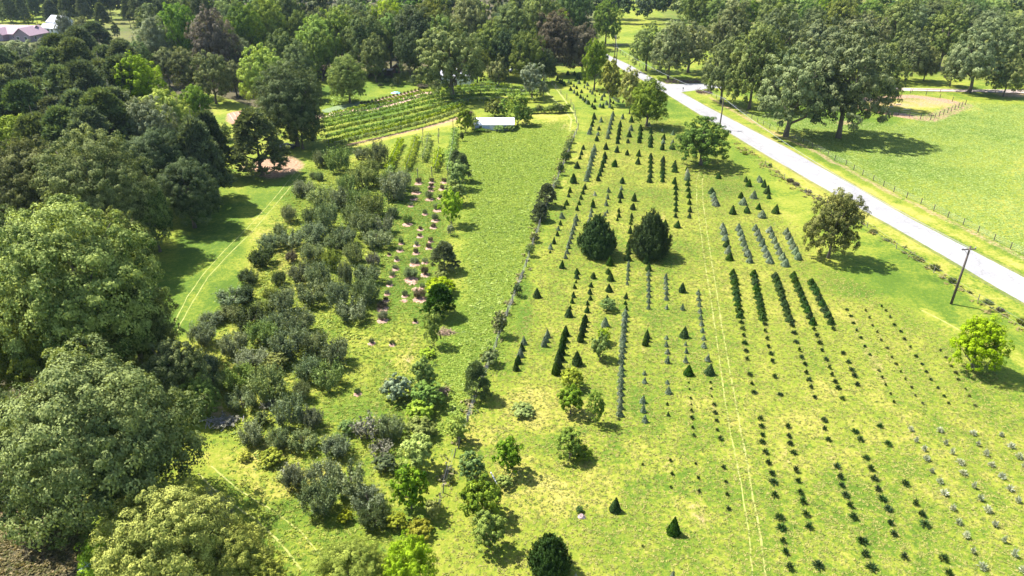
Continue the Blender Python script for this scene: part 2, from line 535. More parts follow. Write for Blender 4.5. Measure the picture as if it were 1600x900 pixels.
ALLTREES = []   # (x, y, radius) of everything that shades out the grass
_k = [0]
def plant(name, loc, r, hs, meshset, mat, label, cat, group=None, trunk='tree', lean=0.0):
    """one tree: Empty > trunk, crown.  r = crown radius in m, hs = vertical scale in m per unit"""
    _k[0] += 1
    t = empty(name, (loc[0], loc[1], 0), rng.uniform(0, 6.28), (r, r, hs))
    tag(t, label, cat, group)
    ms = MS[meshset]
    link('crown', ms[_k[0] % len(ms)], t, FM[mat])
    if trunk:
        tl = {'tree': TR, 'pine': TRPINE, 'bush': TRBUSH}[trunk]
        o = bpy.data.objects.new('trunk', tl[_k[0] % len(tl)])
        COL.objects.link(o); o.parent = t
    return t

def solo(name, loc, r, hs, meshset, mat, label, cat, group=None):
    """one small plant as a single mesh"""
    _k[0] += 1
    ms = MS[meshset]
    o = link(name, ms[_k[0] % len(ms)], None, FM[mat])
    o.location = (loc[0], loc[1], 0)
    o.rotation_euler = (rng.uniform(-.04, .04), rng.uniform(-.04, .04), rng.uniform(0, 6.28))
    o.scale = (r, r, hs)
    tag(o, label, cat, group)
    return o

def crown_fit(cx, cy, wpx, ratio, zc):
    """place a crown seen at (cx, cy) and wpx wide: height of its centre = zc * hs; returns loc, r, hs"""
    r = 6.0
    for _ in range(12):
        hs = r * ratio
        p = G(cx, cy, min(40, hs * zc))
        r = .5 * wpx / px_per_m(p)
    return p, r, r * ratio

# ------------------------------------------------------------------ the ground
def axis(lo, hi, step, ends):
    a = list(np.arange(lo, hi + step, step))
    s = step
    x = a[-1]
    while x < ends[1]:
        s *= 1.35; x += s; a.append(x)
    s = step; x = a[0]
    while x > ends[0]:
        s *= 1.35; x -= s; a.insert(0, x)
    return np.array(a)

AX = axis(-130, 150, .8, (-3000, 3000))
AY = axis(35, 230, .8, (-400, 4000))
GX, GY = np.meshgrid(AX, AY)
gx, gy = GX.ravel(), GY.ravel()
dd = np.maximum(gy * cp + H * sp, 5)
PX = 800 + F * gx / dd
PY = 450 - F * (gy * sp - H * cp) / dd
attr = {k: np.zeros(len(gx)) for k in ('dry', 'lush', 'dirt', 'litter')}

def blob(k, x, y, rx, ry, s=1.0, rot=0.0):
    c, sn = math.cos(rot), math.sin(rot)
    a = ((PX - x) * c + (PY - y) * sn) / rx
    b = (-(PX - x) * sn + (PY - y) * c) / ry
    q = a * a + b * b
    attr[k] = np.maximum(attr[k], s * np.clip(1.6 - 1.2 * q, 0, 1)) if s > 0 else np.clip(attr[k] + s * np.clip(1.6 - 1.2 * q, 0, 1), 0, 1)

def streak(k, pts, wpx, s=1.0):
    """a streak along a line of the ground; wpx is its half width in metres"""
    P = [G(*q) for q in pts]
    for a, b in zip(P[:-1], P[1:]):
        d = b - a; L2 = d.x ** 2 + d.y ** 2
        t = np.clip(((gx - a.x) * d.x + (gy - a.y) * d.y) / L2, 0, 1)
        r = np.hypot(gx - a.x - t * d.x, gy - a.y - t * d.y) / wpx
        attr[k] = np.maximum(attr[k], s * np.clip(1.5 - r, 0, 1))

def inpoly(poly):
    ins = np.zeros(len(PX), bool)
    n = len(poly)
    for i in range(n):
        x1, y1 = poly[i]; x2, y2 = poly[(i + 1) % n]
        c = ((y1 > PY) != (y2 > PY)) & (PX < (x2 - x1) * (PY - y1) / (y2 - y1 + 1e-9) + x1)
        ins ^= c
    return ins
def zone(k, poly, s):
    m = inpoly(poly) & (gy > -60)
    attr[k][m] = np.maximum(attr[k][m], s)

# lush lawns (left clearing, orchard lanes, shade lawn), straw-dry ground, bare red soil
for q in ((330, 400, 60, 110, .9), (270, 470, 50, 70, .8), (430, 300, 60, 40, .5), (640, 360, 60, 110, .95), (640, 470, 60, 50, .6), (570, 150, 90, 40, .7),
          (1230, 250, 120, 30, .6), (1150, 300, 60, 40, .45), (820, 480, 14, 60, .8), (790, 560, 20, 60, .5), (1340, 440, 90, 30, .6), (1300, 180, 140, 25, .8),
          (1450, 480, 90, 40, .4), (770, 330, 60, 90, .35), (740, 520, 50, 60, .45), (850, 300, 30, 60, .5), (560, 640, 50, 40, .5), (700, 560, 40, 50, .5),
          (1250, 560, 60, 60, .4), (850, 150, 50, 20, .5), (1080, 690, 60, 20, .35)):
    blob('lush', *q)
for q in ((850, 640, 90, 40, .8), (760, 670, 60, 40, .55), (950, 700, 80, 30, .45), (870, 760, 120, 60, .6), (430, 730, 90, 60, .6), (520, 700, 60, 60, .5), (420, 860, 90, 50, .5),
          (960, 380, 50, 60, .4), (1000, 470, 60, 60, .4), (930, 480, 60, 50, .4), (1110, 450, 40, 60, .35), (1300, 610, 60, 30, .5), (1240, 660, 60, 20, .5),
          (1180, 800, 60, 60, .3), (1300, 820, 80, 60, .45), (1480, 840, 120, 60, .35), (900, 260, 60, 50, .3), (1500, 500, 60, 30, .35), (630, 540, 30, 60, .5),
          (460, 420, 40, 60, .5), (430, 360, 50, 50, .45), (1400, 300, 200, 80, .25), (1050, 620, 80, 50, .3), (1400, 690, 60, 20, .35),
          (860, 190, 50, 16, .6), (980, 92, 20, 10, .5), (900, 105, 40, 12, .5), (200, 60, 60, 20, .5), (1080, 790, 40, 60, .45)):
    blob('dry', *q)
blob('dry', 1300, 780, 480, 240, .33)
blob('lush', 780, 380, 60, 200, .5)
blob('lush', 1400, 280, 200, 90, .4)
for q in ((425, 262, 34, 18, .95), (450, 258, 26, 16, .8), (25, 815, 50, 26, .8), (60, 800, 50, 30, .45), (1475, 172, 2, 2, .1), (375, 185, 24, 12, .9), (880, 198, 9, 5, .5),
          (340, 640, 26, 22, .5), (375, 655, 20, 14, .4), (1220, 190, 20, 5, .4), (1320, 192, 16, 4, .7), (1100, 145, 16, 5, .5), (1590, 146, 40, 8, .7), (1165, 148, 50, 5, .3),
          (690, 555, 12, 8, .4), (688, 610, 8, 12, .5), (870, 655, 10, 4, .5), (590, 608, 8, 5, .4), (520, 612, 8, 5, .5)):
    blob('dirt', *q)
streak('dirt', [(612, 560), (604, 585), (590, 615), (583, 650), (578, 670)], .38, .75)
streak('dirt', [(650, 505), (645, 525), (637, 555), (634, 572)], .38, .8)
streak('dirt', [(545, 226), (600, 214), (650, 203), (700, 190), (718, 183)], .8, .95)
streak('dry', [(545, 229), (600, 217), (650, 206), (700, 193), (718, 186)], 1.5, .9)
streak('dirt', [(395, 262), (420, 250)], 3, .8)
streak('dirt', [(470, 187), (500, 181), (560, 170), (590, 163), (640, 152), (672, 146)], 1.8, .85)
streak('dry', [(823, 179), (855, 181), (888, 180)], 1.0, 1.0)
streak('dirt', [(875, 205), (882, 192)], .5, .7)
# strip of bare ground along the road-side pasture fence and the ditch on the near side
PASTURE = [(1112, 150), (1135, 163), (1165, 180), (1200, 200), (1235, 215), (1259, 226), (1273, 232), (1288, 240), (1304, 251), (1320, 257), (1337, 268), (1353, 277), (1372, 286), (1390, 297),
           (1410, 307), (1431, 315), (1454, 327), (1476, 338), (1500, 349), (1525, 362), (1551, 375), (1578, 389), (1606, 403)]
streak('dirt', [(x - 2, y + 3) for x, y in PASTURE], 1.0, .62)
streak('dry', [(x - 16, y + 12) for x, y in PASTURE], 1.6, .75)
DITCH = [(1150, 225), (1200, 262), (1235, 290), (1262, 305), (1285, 316), (1350, 352), (1380, 372), (1440, 408), (1480, 440), (1520, 465), (1560, 490), (1610, 520)]
streak('dirt', DITCH, .7, .30)
streak('dry', [(x + 14, y - 8) for x, y in DITCH], 3.2, .7)
streak('dry', [(1440, 482), (1480, 507), (1560, 545), (1605, 575)], .6, .9)
# the ground line of the planted rows is a little bare
for ln in ([(1062, 480), (1068, 530), (1076, 590), (1082, 680)], [(1008, 500), (1007, 560), (1004, 620)], [(1085, 780), (1095, 830)], [(868, 500), (850, 545), (845, 600)], [(955, 820), (953, 895)],
           [(1037, 620), (1045, 700)], [(930, 300), (924, 345)], [(1035, 300), (1038, 420)], [(960, 380), (956, 420)], [(826, 490), (822, 540)], [(1050, 760), (1060, 880)], [(1090, 760), (1100, 820)],
           [(1004, 760), (1002, 880)], [(868, 425), (858, 480)], [(910, 545), (905, 600)], [(1042, 700), (1046, 780)], [(1110, 600), (1125, 700)], [(1128, 740), (1140, 830)], [(1172, 620), (1186, 655)], [(1225, 700), (1270, 860)], [(1290, 690), (1350, 860)], [(1350, 500), (1430, 620)], [(1376, 480), (1470, 620)], [(1325, 500), (1390, 620)], [(1425, 680), (1500, 830)], [(1330, 490), (1440, 700)], [(1262, 600), (1310, 760)]):
    streak('dirt', ln, .5, .45)
streak('dirt', [(1345, 167), (1380, 175), (1410, 180.5), (1450, 187), (1480, 175), (1506, 164)], 2.6, 1.0)
streak('dirt', [(1345, 156), (1385, 152), (1430, 151), (1470, 156), (1500, 163)], 2.6, 1.0)
streak('dry', [(1370, 165), (1440, 168), (1480, 165)], 9, .8)
streak('dirt', [(1385, 160), (1450, 160)], 8, .55)
# woodland floor
zone('litter', [(-400, 900), (-400, 60), (60, 60), (210, 90), (330, 160), (345, 240), (310, 300), (200, 400), (150, 560), (150, 700), (60, 760), (-40, 800), (-40, 1000)], .9)
zone('litter', [(220, 118), (340, 150), (420, 175), (470, 200), (480, 118), (640, 112), (690, 112), (760, 112), (880, 100), (935, 80), (935, -60), (220, -60)], .9)
zone('litter', [(1010, 20), (1030, 70), (1200, 60), (1400, 120), (1600, 132), (1800, 140), (1800, -60), (1010, -60)], .55)
blob('litter', 40, 790, 110, 50, .9); blob('litter', 60, 900, 110, 80, .9)  # red-brown corner ground; the trees' shade there is put into this colour

for k in attr:
    a = attr[k].reshape(len(AY), len(AX))
    for _ in range(3 if k == 'litter' else 1):
        p_ = np.pad(a, 1, mode='edge')
        a = (p_[:-2, 1:-1] + p_[2:, 1:-1] + p_[1:-1, :-2] + p_[1:-1, 2:] + p_[1:-1, 1:-1] * 2) / 6
    attr[k] = a.ravel()
gm = bpy.data.meshes.new("ground")
nx, ny = len(AX), len(AY)
zz = .06 * np.sin(gx * .21 + 1) * np.cos(gy * .17) * 0
gm.vertices.add(len(gx))
gm.vertices.foreach_set('co', np.stack([gx, gy, zz], 1).astype(np.float32).ravel())
ii, jj = np.meshgrid(np.arange(nx - 1), np.arange(ny - 1))
b0 = (jj * nx + ii).ravel()
fc = np.stack([b0, b0 + 1, b0 + nx + 1, b0 + nx], 1).astype(np.int32)
gm.loops.add(fc.size); gm.loops.foreach_set('vertex_index', fc.ravel())
gm.polygons.add(len(fc)); gm.polygons.foreach_set('loop_start', np.arange(0, fc.size, 4, dtype=np.int32))
gm.polygons.foreach_set('loop_total', np.full(len(fc), 4, np.int32))
gm.update(calc_edges=True)
for k, a in attr.items():
    at = gm.attributes.new(k, 'FLOAT', 'POINT'); at.data.foreach_set('value', a.astype(np.float32))

def ground_mat(name, use_attr=True, base=((.072, .125, .010), (.180, .205, .020), (.272, .242, .048))):
    m, n, out = new_mat(name)
    g = n.nodes.new("ShaderNodeNewGeometry").outputs['Position']
    big = noise(n, .035, 3, .5, g)
    mid = noise(n, .22, 4, .6, g, .6)
    fine = noise(n, 1.6, 5, .7, g)
    spk = noise(n, 5.0, 3, .8, g)
    # mowing and growth make a patchwork of greens
    f = math_n(n, 'ADD', math_n(n, 'MULTIPLY', big, .45), math_n(n, 'ADD', math_n(n, 'MULTIPLY', mid, .42), math_n(n, 'ADD', math_n(n, 'MULTIPLY', fine, .52), math_n(n, 'MULTIPLY', spk, .34))))
    f = math_n(n, 'SUBTRACT', f, .365)
    def A(k):
        a = n.nodes.new("ShaderNodeAttribute"); a.attribute_name = k
        j = math_n(n, 'ADD', a.outputs['Fac'], math_n(n, 'MULTIPLY', math_n(n, 'SUBTRACT', math_n(n, 'ADD', math_n(n, 'MULTIPLY', mid, .5), math_n(n, 'MULTIPLY', fine, .5)), .5), 1.5))
        r = n.nodes.new("ShaderNodeMapRange"); r.inputs[1].default_value = .32; r.inputs[2].default_value = .78
        n.links.new(j, r.inputs[0])
        r2 = math_n(n, 'MULTIPLY', r.outputs[0], math_n(n, 'MULTIPLY', a.outputs['Fac'], 4, True), True)
        return r2
    if use_attr:
        f = math_n(n, 'SUBTRACT', math_n(n, 'ADD', f, math_n(n, 'MULTIPLY', A('dry'), .17)), math_n(n, 'MULTIPLY', A('lush'), .12))
    col = ramp(n, f, [(.22, tuple(q * .55 for q in base[0])), (.40, base[0]), (.54, base[1]), (.68, base[2]), (.86, (.34, .30, .09))])
    if use_attr:
        soil = ramp(n, fine, [(.3, (.17, .085, .05)), (.55, (.33, .21, .13)), (.75, (.42, .31, .21))])
        lit = ramp(n, fine, [(.3, (.045, .036, .02)), (.6, (.10, .075, .045)), (.8, (.17, .12, .08))])
        lit = mixc(n, math_n(n, 'MULTIPLY', mid, .5), lit, (.06, .075, .02))
        col = mixc(n, A('litter'), col, lit)
        col = mixc(n, A('dirt'), col, soil)
    b = n.nodes.new("ShaderNodeBsdfPrincipled")
    b.inputs['Roughness'].default_value = .9
    b.inputs['Specular IOR Level'].default_value = .15
    n.links.new(col, b.inputs['Base Color'])
    bp = n.nodes.new("ShaderNodeBump")
    bp.inputs['Distance'].default_value = .35
    bp.inputs['Strength'].default_value = .9
    n.links.new(math_n(n, 'ADD', math_n(n, 'MULTIPLY', fine, .6), math_n(n, 'MULTIPLY', spk, .25)), bp.inputs['Height'])
    n.links.new(bp.outputs[0], b.inputs['Normal'])
    n.links.new(b.outputs[0], out.inputs[0])
    return m
GROUND = ground_mat('grass_ground')
gm.materials.append(GROUND)
go = bpy.data.objects.new('ground', gm); COL.objects.link(go)
tag(go, kind='structure')

def strip(name, left, right, z, mat, kind='structure', sub=6, jag=0.0):
    """sheet between two lines given in the photograph's grid"""
    L = [G(*q) for q in left]; Rr = [G(*q) for q in right]
    def dens(P):
        o = []
        for a, b in zip(P[:-1], P[1:]):
            for k in range(sub): o.append(a.lerp(b, k / sub))
        return o + [P[-1]]
    L, Rr = dens(L), dens(Rr)
    m = MB()
    vs = []
    for a, b in zip(L, Rr):
        e = (b - a).normalized()
        a2 = a - e * random.uniform(-jag, jag); b2 = b + e * random.uniform(-jag, jag)
        vs += [(a2.x, a2.y, z), (a2.lerp(b2, .5).x, a2.lerp(b2, .5).y, z + .03 * (jag == 0.08)), (b2.x, b2.y, z)]
    fs = []
    for i in range(len(L) - 1):
        fs += [(3 * i, 3 * i + 1, 3 * i + 4, 3 * i + 3), (3 * i + 1, 3 * i + 2, 3 * i + 5, 3 * i + 4)]
    m.add(vs, fs)
    o = m.build(name, mat)
    if (o.data.polygons[0].normal.z < 0): o.data.flip_normals()
    return tag(o, kind=kind)

def road_mat():
    m, n, out = new_mat('worn_pale_asphalt')
    g = n.nodes.new("ShaderNodeNewGeometry").outputs['Position']
    a, b_ = noise(n, .12, 4, .6, g, 1.0), noise(n, 3.0, 6, .75, g)
    col = ramp(n, a, [(.35, (.205, .196, .19)), (.65, (.28, .268, .26))])
    col = mixc(n, .35, col, ramp(n, b_, [(.35, (.12, .117, .115)), (.65, (.30, .29, .29))]))
    v = n.nodes.new("ShaderNodeTexVoronoi"); v.feature = 'DISTANCE_TO_EDGE'; v.inputs['Scale'].default_value = .16
    mp = n.nodes.new("ShaderNodeVectorMath"); mp.operation = 'ADD'
    nz = n.nodes.new("ShaderNodeTexNoise"); nz.inputs['Scale'].default_value = .5; n.links.new(g, nz.inputs['Vector'])
    sc = n.nodes.new("ShaderNodeVectorMath"); sc.operation = 'SCALE'; sc.inputs['Scale'].default_value = 3.0
    n.links.new(nz.outputs['Color'], sc.inputs[0]); n.links.new(g, mp.inputs[0]); n.links.new(sc.outputs[0], mp.inputs[1])
    n.links.new(mp.outputs[0], v.inputs['Vector'])
    crack = n.nodes.new("ShaderNodeMapRange"); crack.inputs[1].default_value = .0; crack.inputs[2].default_value = .022; crack.inputs[3].default_value = .55; crack.inputs[4].default_value = 0
    n.links.new(v.outputs['Distance'], crack.inputs[0])
    col = mixc(n, crack.outputs[0], col, (.14, .13, .12))
    bs = n.nodes.new("ShaderNodeBsdfPrincipled"); bs.inputs['Roughness'].default_value = .85
    n.links.new(col, bs.inputs['Base Color']); n.links.new(bs.outputs[0], out.inputs[0])
    return m
ROAD = road_mat()
RL = [(925, 81), (947, 91), (975, 110), (1000, 123), (1032, 141), (1095, 180), (1170, 226), (1200, 244), (1310, 307), (1400, 357), (1475, 400), (1557, 449), (1610, 479), (1730, 552)]
RR = [(933, 76), (954, 88), (985, 102), (1010, 117), (1037, 129), (1105, 167), (1200, 216), (1222, 227), (1335, 291), (1420, 340), (1493, 378), (1580, 423), (1640, 455), (1760, 520)]
def shift(P, dx, dy): return [(x + dx, y + dy) for x, y in P]
SHOULDER = ground_mat('dry_verge_grass', False, ((.11, .14, .03), (.20, .19, .045), (.29, .24, .09)))
def offs(P, Q, m):
    """line m metres outside P, away from Q"""
    o = []
    for a, b in zip(P, Q):
        A, B = G(*a), G(*b)
        c = A + (A - B).normalized() * m
        o.append(project(c.x, c.y))
    return o
strip('road_verge', offs(RL, RR, 1.0), offs(RR, RL, 1.0), .004, SHOULDER, jag=.25, sub=10)
strip('road', RL, RR, .012, ROAD, jag=.05, sub=10)
strip('side_road', [(1036, 131), (1062, 131), (1085, 130), (1112, 131), (1150, 132)], [(1052, 146), (1068, 143.5), (1088, 141), (1113, 138), (1150, 137)], .008, ROAD, jag=.1)
GRAVEL = simple('pale_gravel', (.46, .38, .32), (.30, .22, .17), .8, .95, .02)
strip('gravel_lane', [(1330, 133), (1421, 137.5), (1500, 139.5), (1560, 140), (1640, 141)], [(1330, 138), (1421, 142), (1500, 143.5), (1560, 144.5), (1640, 146)], .008, GRAVEL, jag=.15)
# wheel tracks: thin, pale, broken lines in the grass
def track_mat():
    m, n, out = new_mat('worn_track_grass')
    g = n.nodes.new("ShaderNodeNewGeometry").outputs['Position']
    f = math_n(n, 'ADD', math_n(n, 'MULTIPLY', noise(n, .5, 4, .7, g), .5), math_n(n, 'MULTIPLY', noise(n, 3, 4, .7, g), .5))
    col = ramp(n, f, [(.36, (.16, .195, .022)), (.52, (.24, .245, .055)), (.66, (.32, .30, .12))])
    b = n.nodes.new("ShaderNodeBsdfPrincipled"); b.inputs['Roughness'].default_value = .95
    n.links.new(col, b.inputs['Base Color']); n.links.new(b.outputs[0], out.inputs[0])
    return m
TRACK = track_mat()
def trackline(pts, half):
    P = [G(*q) for q in pts]
    L, Rr = [], []
    for i, q in enumerate(P):
        d = (P[min(i + 1, len(P) - 1)] - P[max(i - 1, 0)]).normalized()
        s = Vector((d.y, -d.x, 0)) * half
        L.append(project(*(q - s)[:2])); Rr.append(project(*(q + s)[:2]))
    strip('wheel_track', L, Rr, .006, TRACK, jag=.05, sub=8)
trackline([(1100, 262), (1092, 270), (1088, 284), (1089, 320), (1096, 370), (1102, 415), (1108, 450), (1117, 510), (1124, 560), (1132, 620), (1141, 675), (1151, 720), (1160, 770), (1170, 830), (1176, 905)], .07)
trackline([(1109, 264), (1101, 272), (1097, 284), (1099, 320), (1106, 370), (1113, 415), (1119, 450), (1128, 510), (1137, 560), (1148, 620), (1158, 675), (1167, 720), (1176, 775), (1187, 830), (1197, 905)], .095)
trackline([(462, 268), (440, 296), (418, 322), (385, 358), (350, 392), (318, 428), (292, 465), (272, 505), (262, 530)], .08)
trackline([(470, 270), (449, 298), (425, 326), (394, 362), (358, 397), (325, 433), (302, 470), (281, 508), (272, 530)], .08)
trackline([(310, 740), (350, 780), (400, 812), (440, 850), (470, 890)], .09)
trackline([(330, 728), (372, 765), (425, 797), (470, 830), (510, 880)], .07)
trackline([(1440, 485), (1465, 497), (1500, 516), (1530, 530)], .14)
trackline([(850, 140), (865, 155), (880, 170), (893, 186), (890, 205)], .25)
trackline([(862, 130), (878, 150), (896, 176), (902, 190)], .25)

# cut hay and long grass of the middle field: real tufts
def tufts(name, poly, n, size, mat, label=None, hgt=.5, wx=1.0):
    xs = [q[0] for q in poly]; ys = [q[1] for q in poly]
    W = [G(*q) for q in poly]
    lo = (min(p.x for p in W), min(p.y for p in W)); hi = (max(p.x for p in W), max(p.y for p in W))
    P = np.stack([rng.uniform(lo[0], hi[0], n * 3), rng.uniform(lo[1], hi[1], n * 3)], 1)
    d = P[:, 1] * cp + H * sp
    qx = 800 + F * P[:, 0] / d; qy = 450 - F * (P[:, 1] * sp - H * cp) / d
    ins = np.zeros(len(P), bool)
    m = len(poly)
    for i in range(m):
        x1, y1 = poly[i]; x2, y2 = poly[(i + 1) % m]
        ins ^= ((y1 > qy) != (y2 > qy)) & (qx < (x2 - x1) * (qy - y1) / (y2 - y1 + 1e-9) + x1)
    P = P[ins][:n]
    P = P + rng.normal(size=P.shape) * (1.2 if len(P) > 10000 else .3)
    k = 5
    C = np.repeat(np.c_[P, np.zeros(len(P))], k, axis=0)
    dirs = rng.normal(size=C.shape) * np.array([1, 1, .2]) * .8 + np.array([0, 0, 1.0])
    dirs = unit(dirs)
    s = np.repeat(rng.uniform(.5, 1.3, len(P)), k) * size
    C = C + rng.normal(size=C.shape) * np.array([1, 1, 0]) * size * .8 * wx + dirs * (s * hgt)[:, None]
    tone = np.repeat(rng.uniform(.15, 1.0, len(P)), k) + rng.normal(size=len(C)) * .12
    me = leaf_mesh(name, C, np.array([-.35, .1, 1.0]) + rng.normal(size=C.shape) * .38, s, .42, tone, rng.normal(size=C.shape))
    me.materials.append(mat)
    o = bpy.data.objects.new(name, me); COL.objects.link(o)
    return tag(o, label, kind='stuff')
HAY = foliage('field_grass_blades', (.125, .205, .028), (.34, .40, .090), trans=.3, var=0)
LAWN = foliage('lawn_grass_blades', (.08, .14, .014), (.33, .32, .065), trans=.3, var=0)
WEED = foliage('weed_blades', (.06, .08, .02), (.24, .20, .09), trans=.25, var=0)
tufts('long_grass', [(722, 205), (880, 190), (888, 235), (860, 300), (820, 400), (785, 500), (745, 620), (700, 700), (690, 600), (720, 520), (728, 420), (735, 300)], 50000, .115, HAY)
tufts('field_grass', [(930, 180), (1060, 190), (1150, 260), (1290, 420), (1480, 520), (1620, 640), (1620, 930), (680, 930), (740, 660), (820, 480), (880, 300)], 80000, .10, LAWN, hgt=.25)
tufts('pasture_grass', [(1170, 175), (1400, 195), (1500, 160), (1700, 170), (1700, 450), (1600, 398), (1400, 298), (1260, 222)], 45000, .13, HAY, hgt=.2)
tufts('orchard_grass', [(480, 260), (700, 240), (720, 300), (690, 480), (690, 700), (640, 760), (600, 900), (420, 900), (370, 700), (330, 560), (400, 400)], 30000, .13, LAWN, hgt=.25)
tufts('orchard_undergrowth', [(470, 300), (560, 240), (620, 300), (610, 380), (580, 500), (500, 610), (450, 700), (420, 740), (370, 700), (330, 560), (400, 400)], 2600, .20, FM['bushg'], hgt=.6)
tufts('added_shade_weeds', [(-20, 770), (110, 780), (150, 900), (140, 930), (-20, 930)], 1500, .16, WEED, hgt=.5)  # weeds added on the plain corner ground to give it some shade
tufts('coarse_field_weeds', [(735, 215), (870, 200), (875, 235), (850, 300), (810, 400), (775, 500), (740, 600), (705, 660), (700, 600), (730, 500), (735, 350)], 1500, .22, FM['bushg'], hgt=.35)
tufts('roadside_weeds', [(x + 4, y - 3) for x, y in DITCH] + [(x - 4, y + 3) for x, y in DITCH[::-1]], 420, .30, WEED, hgt=.5)
tufts('fence_row_weeds', [(903, 200), (893, 222), (868, 290), (843, 355), (823, 415), (803, 470), (773, 545), (748, 600), (732, 660), (712, 710), (686, 800), (680, 795), (702, 705), (724, 655), (741, 595), (766, 540), (796, 465), (816, 412), (837, 350), (862, 286), (887, 218)], 2600, .3, WEED, hgt=.6)

# ------------------------------------------------------------------ the planted rows of the tree farm
MSH = {'cone': 2.9, 'rough': 2.8, 'round': 1.9, 'star': 1.25, 'sprig': 1.4, 'cedar': 2.55}
def run(x0, y0, x1, y1, n, h0, h1=None):
    a, b = G(x0, y0), G(x1, y1)
    h1 = h0 if h1 is None else h1
    o = []
    for i in range(n):
        t = i / max(1, n - 1)
        q = a.lerp(b, t); x, y = project(q.x, q.y)
        o.append((x, y, h0 + (h1 - h0) * t))
    return o

def row(look, where, name, cat, group, ms, mat, pts, wr=.62, jit=.10):
    """pts = (x, y of the visible foot, height), all in the photograph's grid"""
    pts = sorted(pts, key=lambda q: -q[1])
    for i, q in enumerate(pts):
        x, y, h = q[:3]
        if ms == 'star': h *= 1.18
        rpx = .5 * wr * h * random.uniform(1 - jit, 1 + jit)
        p = G(x, y - rpx * .5)
        hm = height_at(p, y - h)
        r = rpx / px_per_m(p)
        hm *= random.uniform(.86, 1.12)
        mm, mt = ms, mat
        if len(q) > 3 and q[3]: mt = q[3]
        if len(q) > 4: mm = q[4]
        hs = hm / MSH[mm]
        lab = f"{look}, {ordw(i, 'nearest')} in the {where}" if len(pts) > 1 else f"{look}, {where}"
        solo(name, p, r, hs, mm, FM[mt], lab, cat, group)

def _solo(name, loc, r, hs, meshset, mat, label, cat, group=None):
    _k[0] += 1
    ms = MS[meshset]
    o = link(name, ms[_k[0] % len(ms)], None, mat)
    o.location = (loc[0], loc[1], 0)
    o.rotation_euler = (rng.uniform(-.08, .08), rng.uniform(-.08, .08), rng.uniform(0, 6.28))
    o.scale = (r, r, hs)
    return tag(o, label, cat, group)
solo = _solo

def ct(look, where, ms, mat, pts, wr=.62, group='cone-shaped Christmas trees in rows'):
    row(look, where, {'cone': 'cone_conifer', 'rough': 'shaggy_conifer', 'round': 'young_conifer', 'sprig': 'sapling'}[ms], {'cone': 'cone conifer', 'rough': 'shaggy conifer', 'round': 'young conifer', 'sprig': 'sapling'}[ms], group, ms, mat, pts, wr)

# ---- far block, beside the road oaks
g = 'far Christmas tree block'
ct('small dark conifer', 'slanting row beside the upper lane', 'cone', 'cone', [(863.6, 120.5, 9), (870.6, 127.5, 9), (875.5, 131, 9), (878.5, 133, 9), (882, 135.5, 9)], .65)
ct('small dark conifer', 'farthest pair of the field', 'cone', 'cone', [(887, 119, 9), (897.5, 119.5, 9)], .65)
ct('small dark conifer', 'clump before the round roadside tree', 'cone', 'cone', [(902.5, 124, 8), (905, 126, 9), (899, 128, 7), (904.5, 132.5, 9, 'blue')], .65)
ct('small conifer', 'slanting far row, upper half', 'cone', 'cone', [(888.5, 131, 7, 'blue'), (892, 133, 7), (896.5, 137, 7, 'blue'), (901, 140, 7), (908.5, 146.5, 8), (917.7, 152.5, 6, 'sprig'), (929.5, 161, 8)], .6)
ct('small dark conifer', 'longest slanting far row', 'cone', 'cone', [(891.5, 143, 9), (897, 147, 8, 'blue'), (901.5, 150.5, 8), (907, 155, 8), (911, 158, 8, 'blue'), (914, 161, 8), (917, 163, 9, 'blue'), (919.5, 164.5, 9)], .6)
ct('small grey conifer', 'clump under the pale roadside tree', 'rough', 'blue', [(913.5, 131.5, 8, 'cone'), (918, 135.5, 8), (913, 138.5, 6), (918, 140.5, 5), (922, 145, 6), (925.5, 148.5, 8), (930, 151, 5, 'sprig'), (936.5, 149, 4, 'cone'), (932.5, 144.5, 5, 'red')], .55)
ct('blue-grey conifer', 'far middle cluster', 'cone', 'blue', [(943.5, 152.5, 9), (940, 158, 9), (947.5, 165.5, 10), (952.5, 169.5, 9), (956, 171, 6, 'cone'), (954, 161, 6, 'cone'), (958, 163, 7, 'cone')], .6)
ct('dark conifer', 'small cluster before the far middle', 'cone', 'cone', [(925.5, 169, 9), (929, 172, 9), (937.5, 169, 9, 'blue'), (942, 170.5, 9), (958, 172, 4)], .62)
ct('tiny blue conifer', 'slanting row in shade left of the big oak', 'rough', 'blue', run(957, 154, 966, 161, 6, 6, 7), .5)

# ---- upper block
ub = 'upper block'
ct('dark conifer', 'upper block, row by the fence', 'cone', 'cone', [(928.5, 188, 12), (926.7, 193, 8), (925, 199, 10), (923, 205, 9, 'blue'), (921, 211.5, 12, 'blue')], .66)
ct('dark conifer', 'upper block, second row from fence', 'cone', 'cone', [(939, 192.5, 10, 'blue'), (936, 205, 9), (934, 213, 9, 'blue'), (932.5, 222, 11)], .66)
ct('mixed conifer', 'upper block, third row from fence', 'cone', 'blue', run(957.5, 183, 949.5, 218.5, 6, 10, 12), .62)
ct('dark conifer', 'upper block, fourth row from fence', 'cone', 'cone', run(968.5, 200, 965, 226, 5, 11, 12), .62)
ct('blue-grey conifer', 'standing alone in the upper block', 'cone', 'blue', [(972.5, 187.5, 10)], .65)
ct('dark conifer', 'upper block, fifth row from fence', 'cone', 'cone', [(986.5, 193, 13), (985.5, 206, 13, 'blue'), (983, 216, 12), (981, 225, 9)], .66)
ct('dark conifer', 'upper block, sixth row from fence', 'cone', 'cone', run(1001, 206, 999, 225, 4, 12, 13), .62)
ct('dark conifer', 'upper block, row below the big oak', 'cone', 'cone', [(1017, 210, 10)] + run(1016.5, 220, 1016, 232, 3, 12, 12), .66)
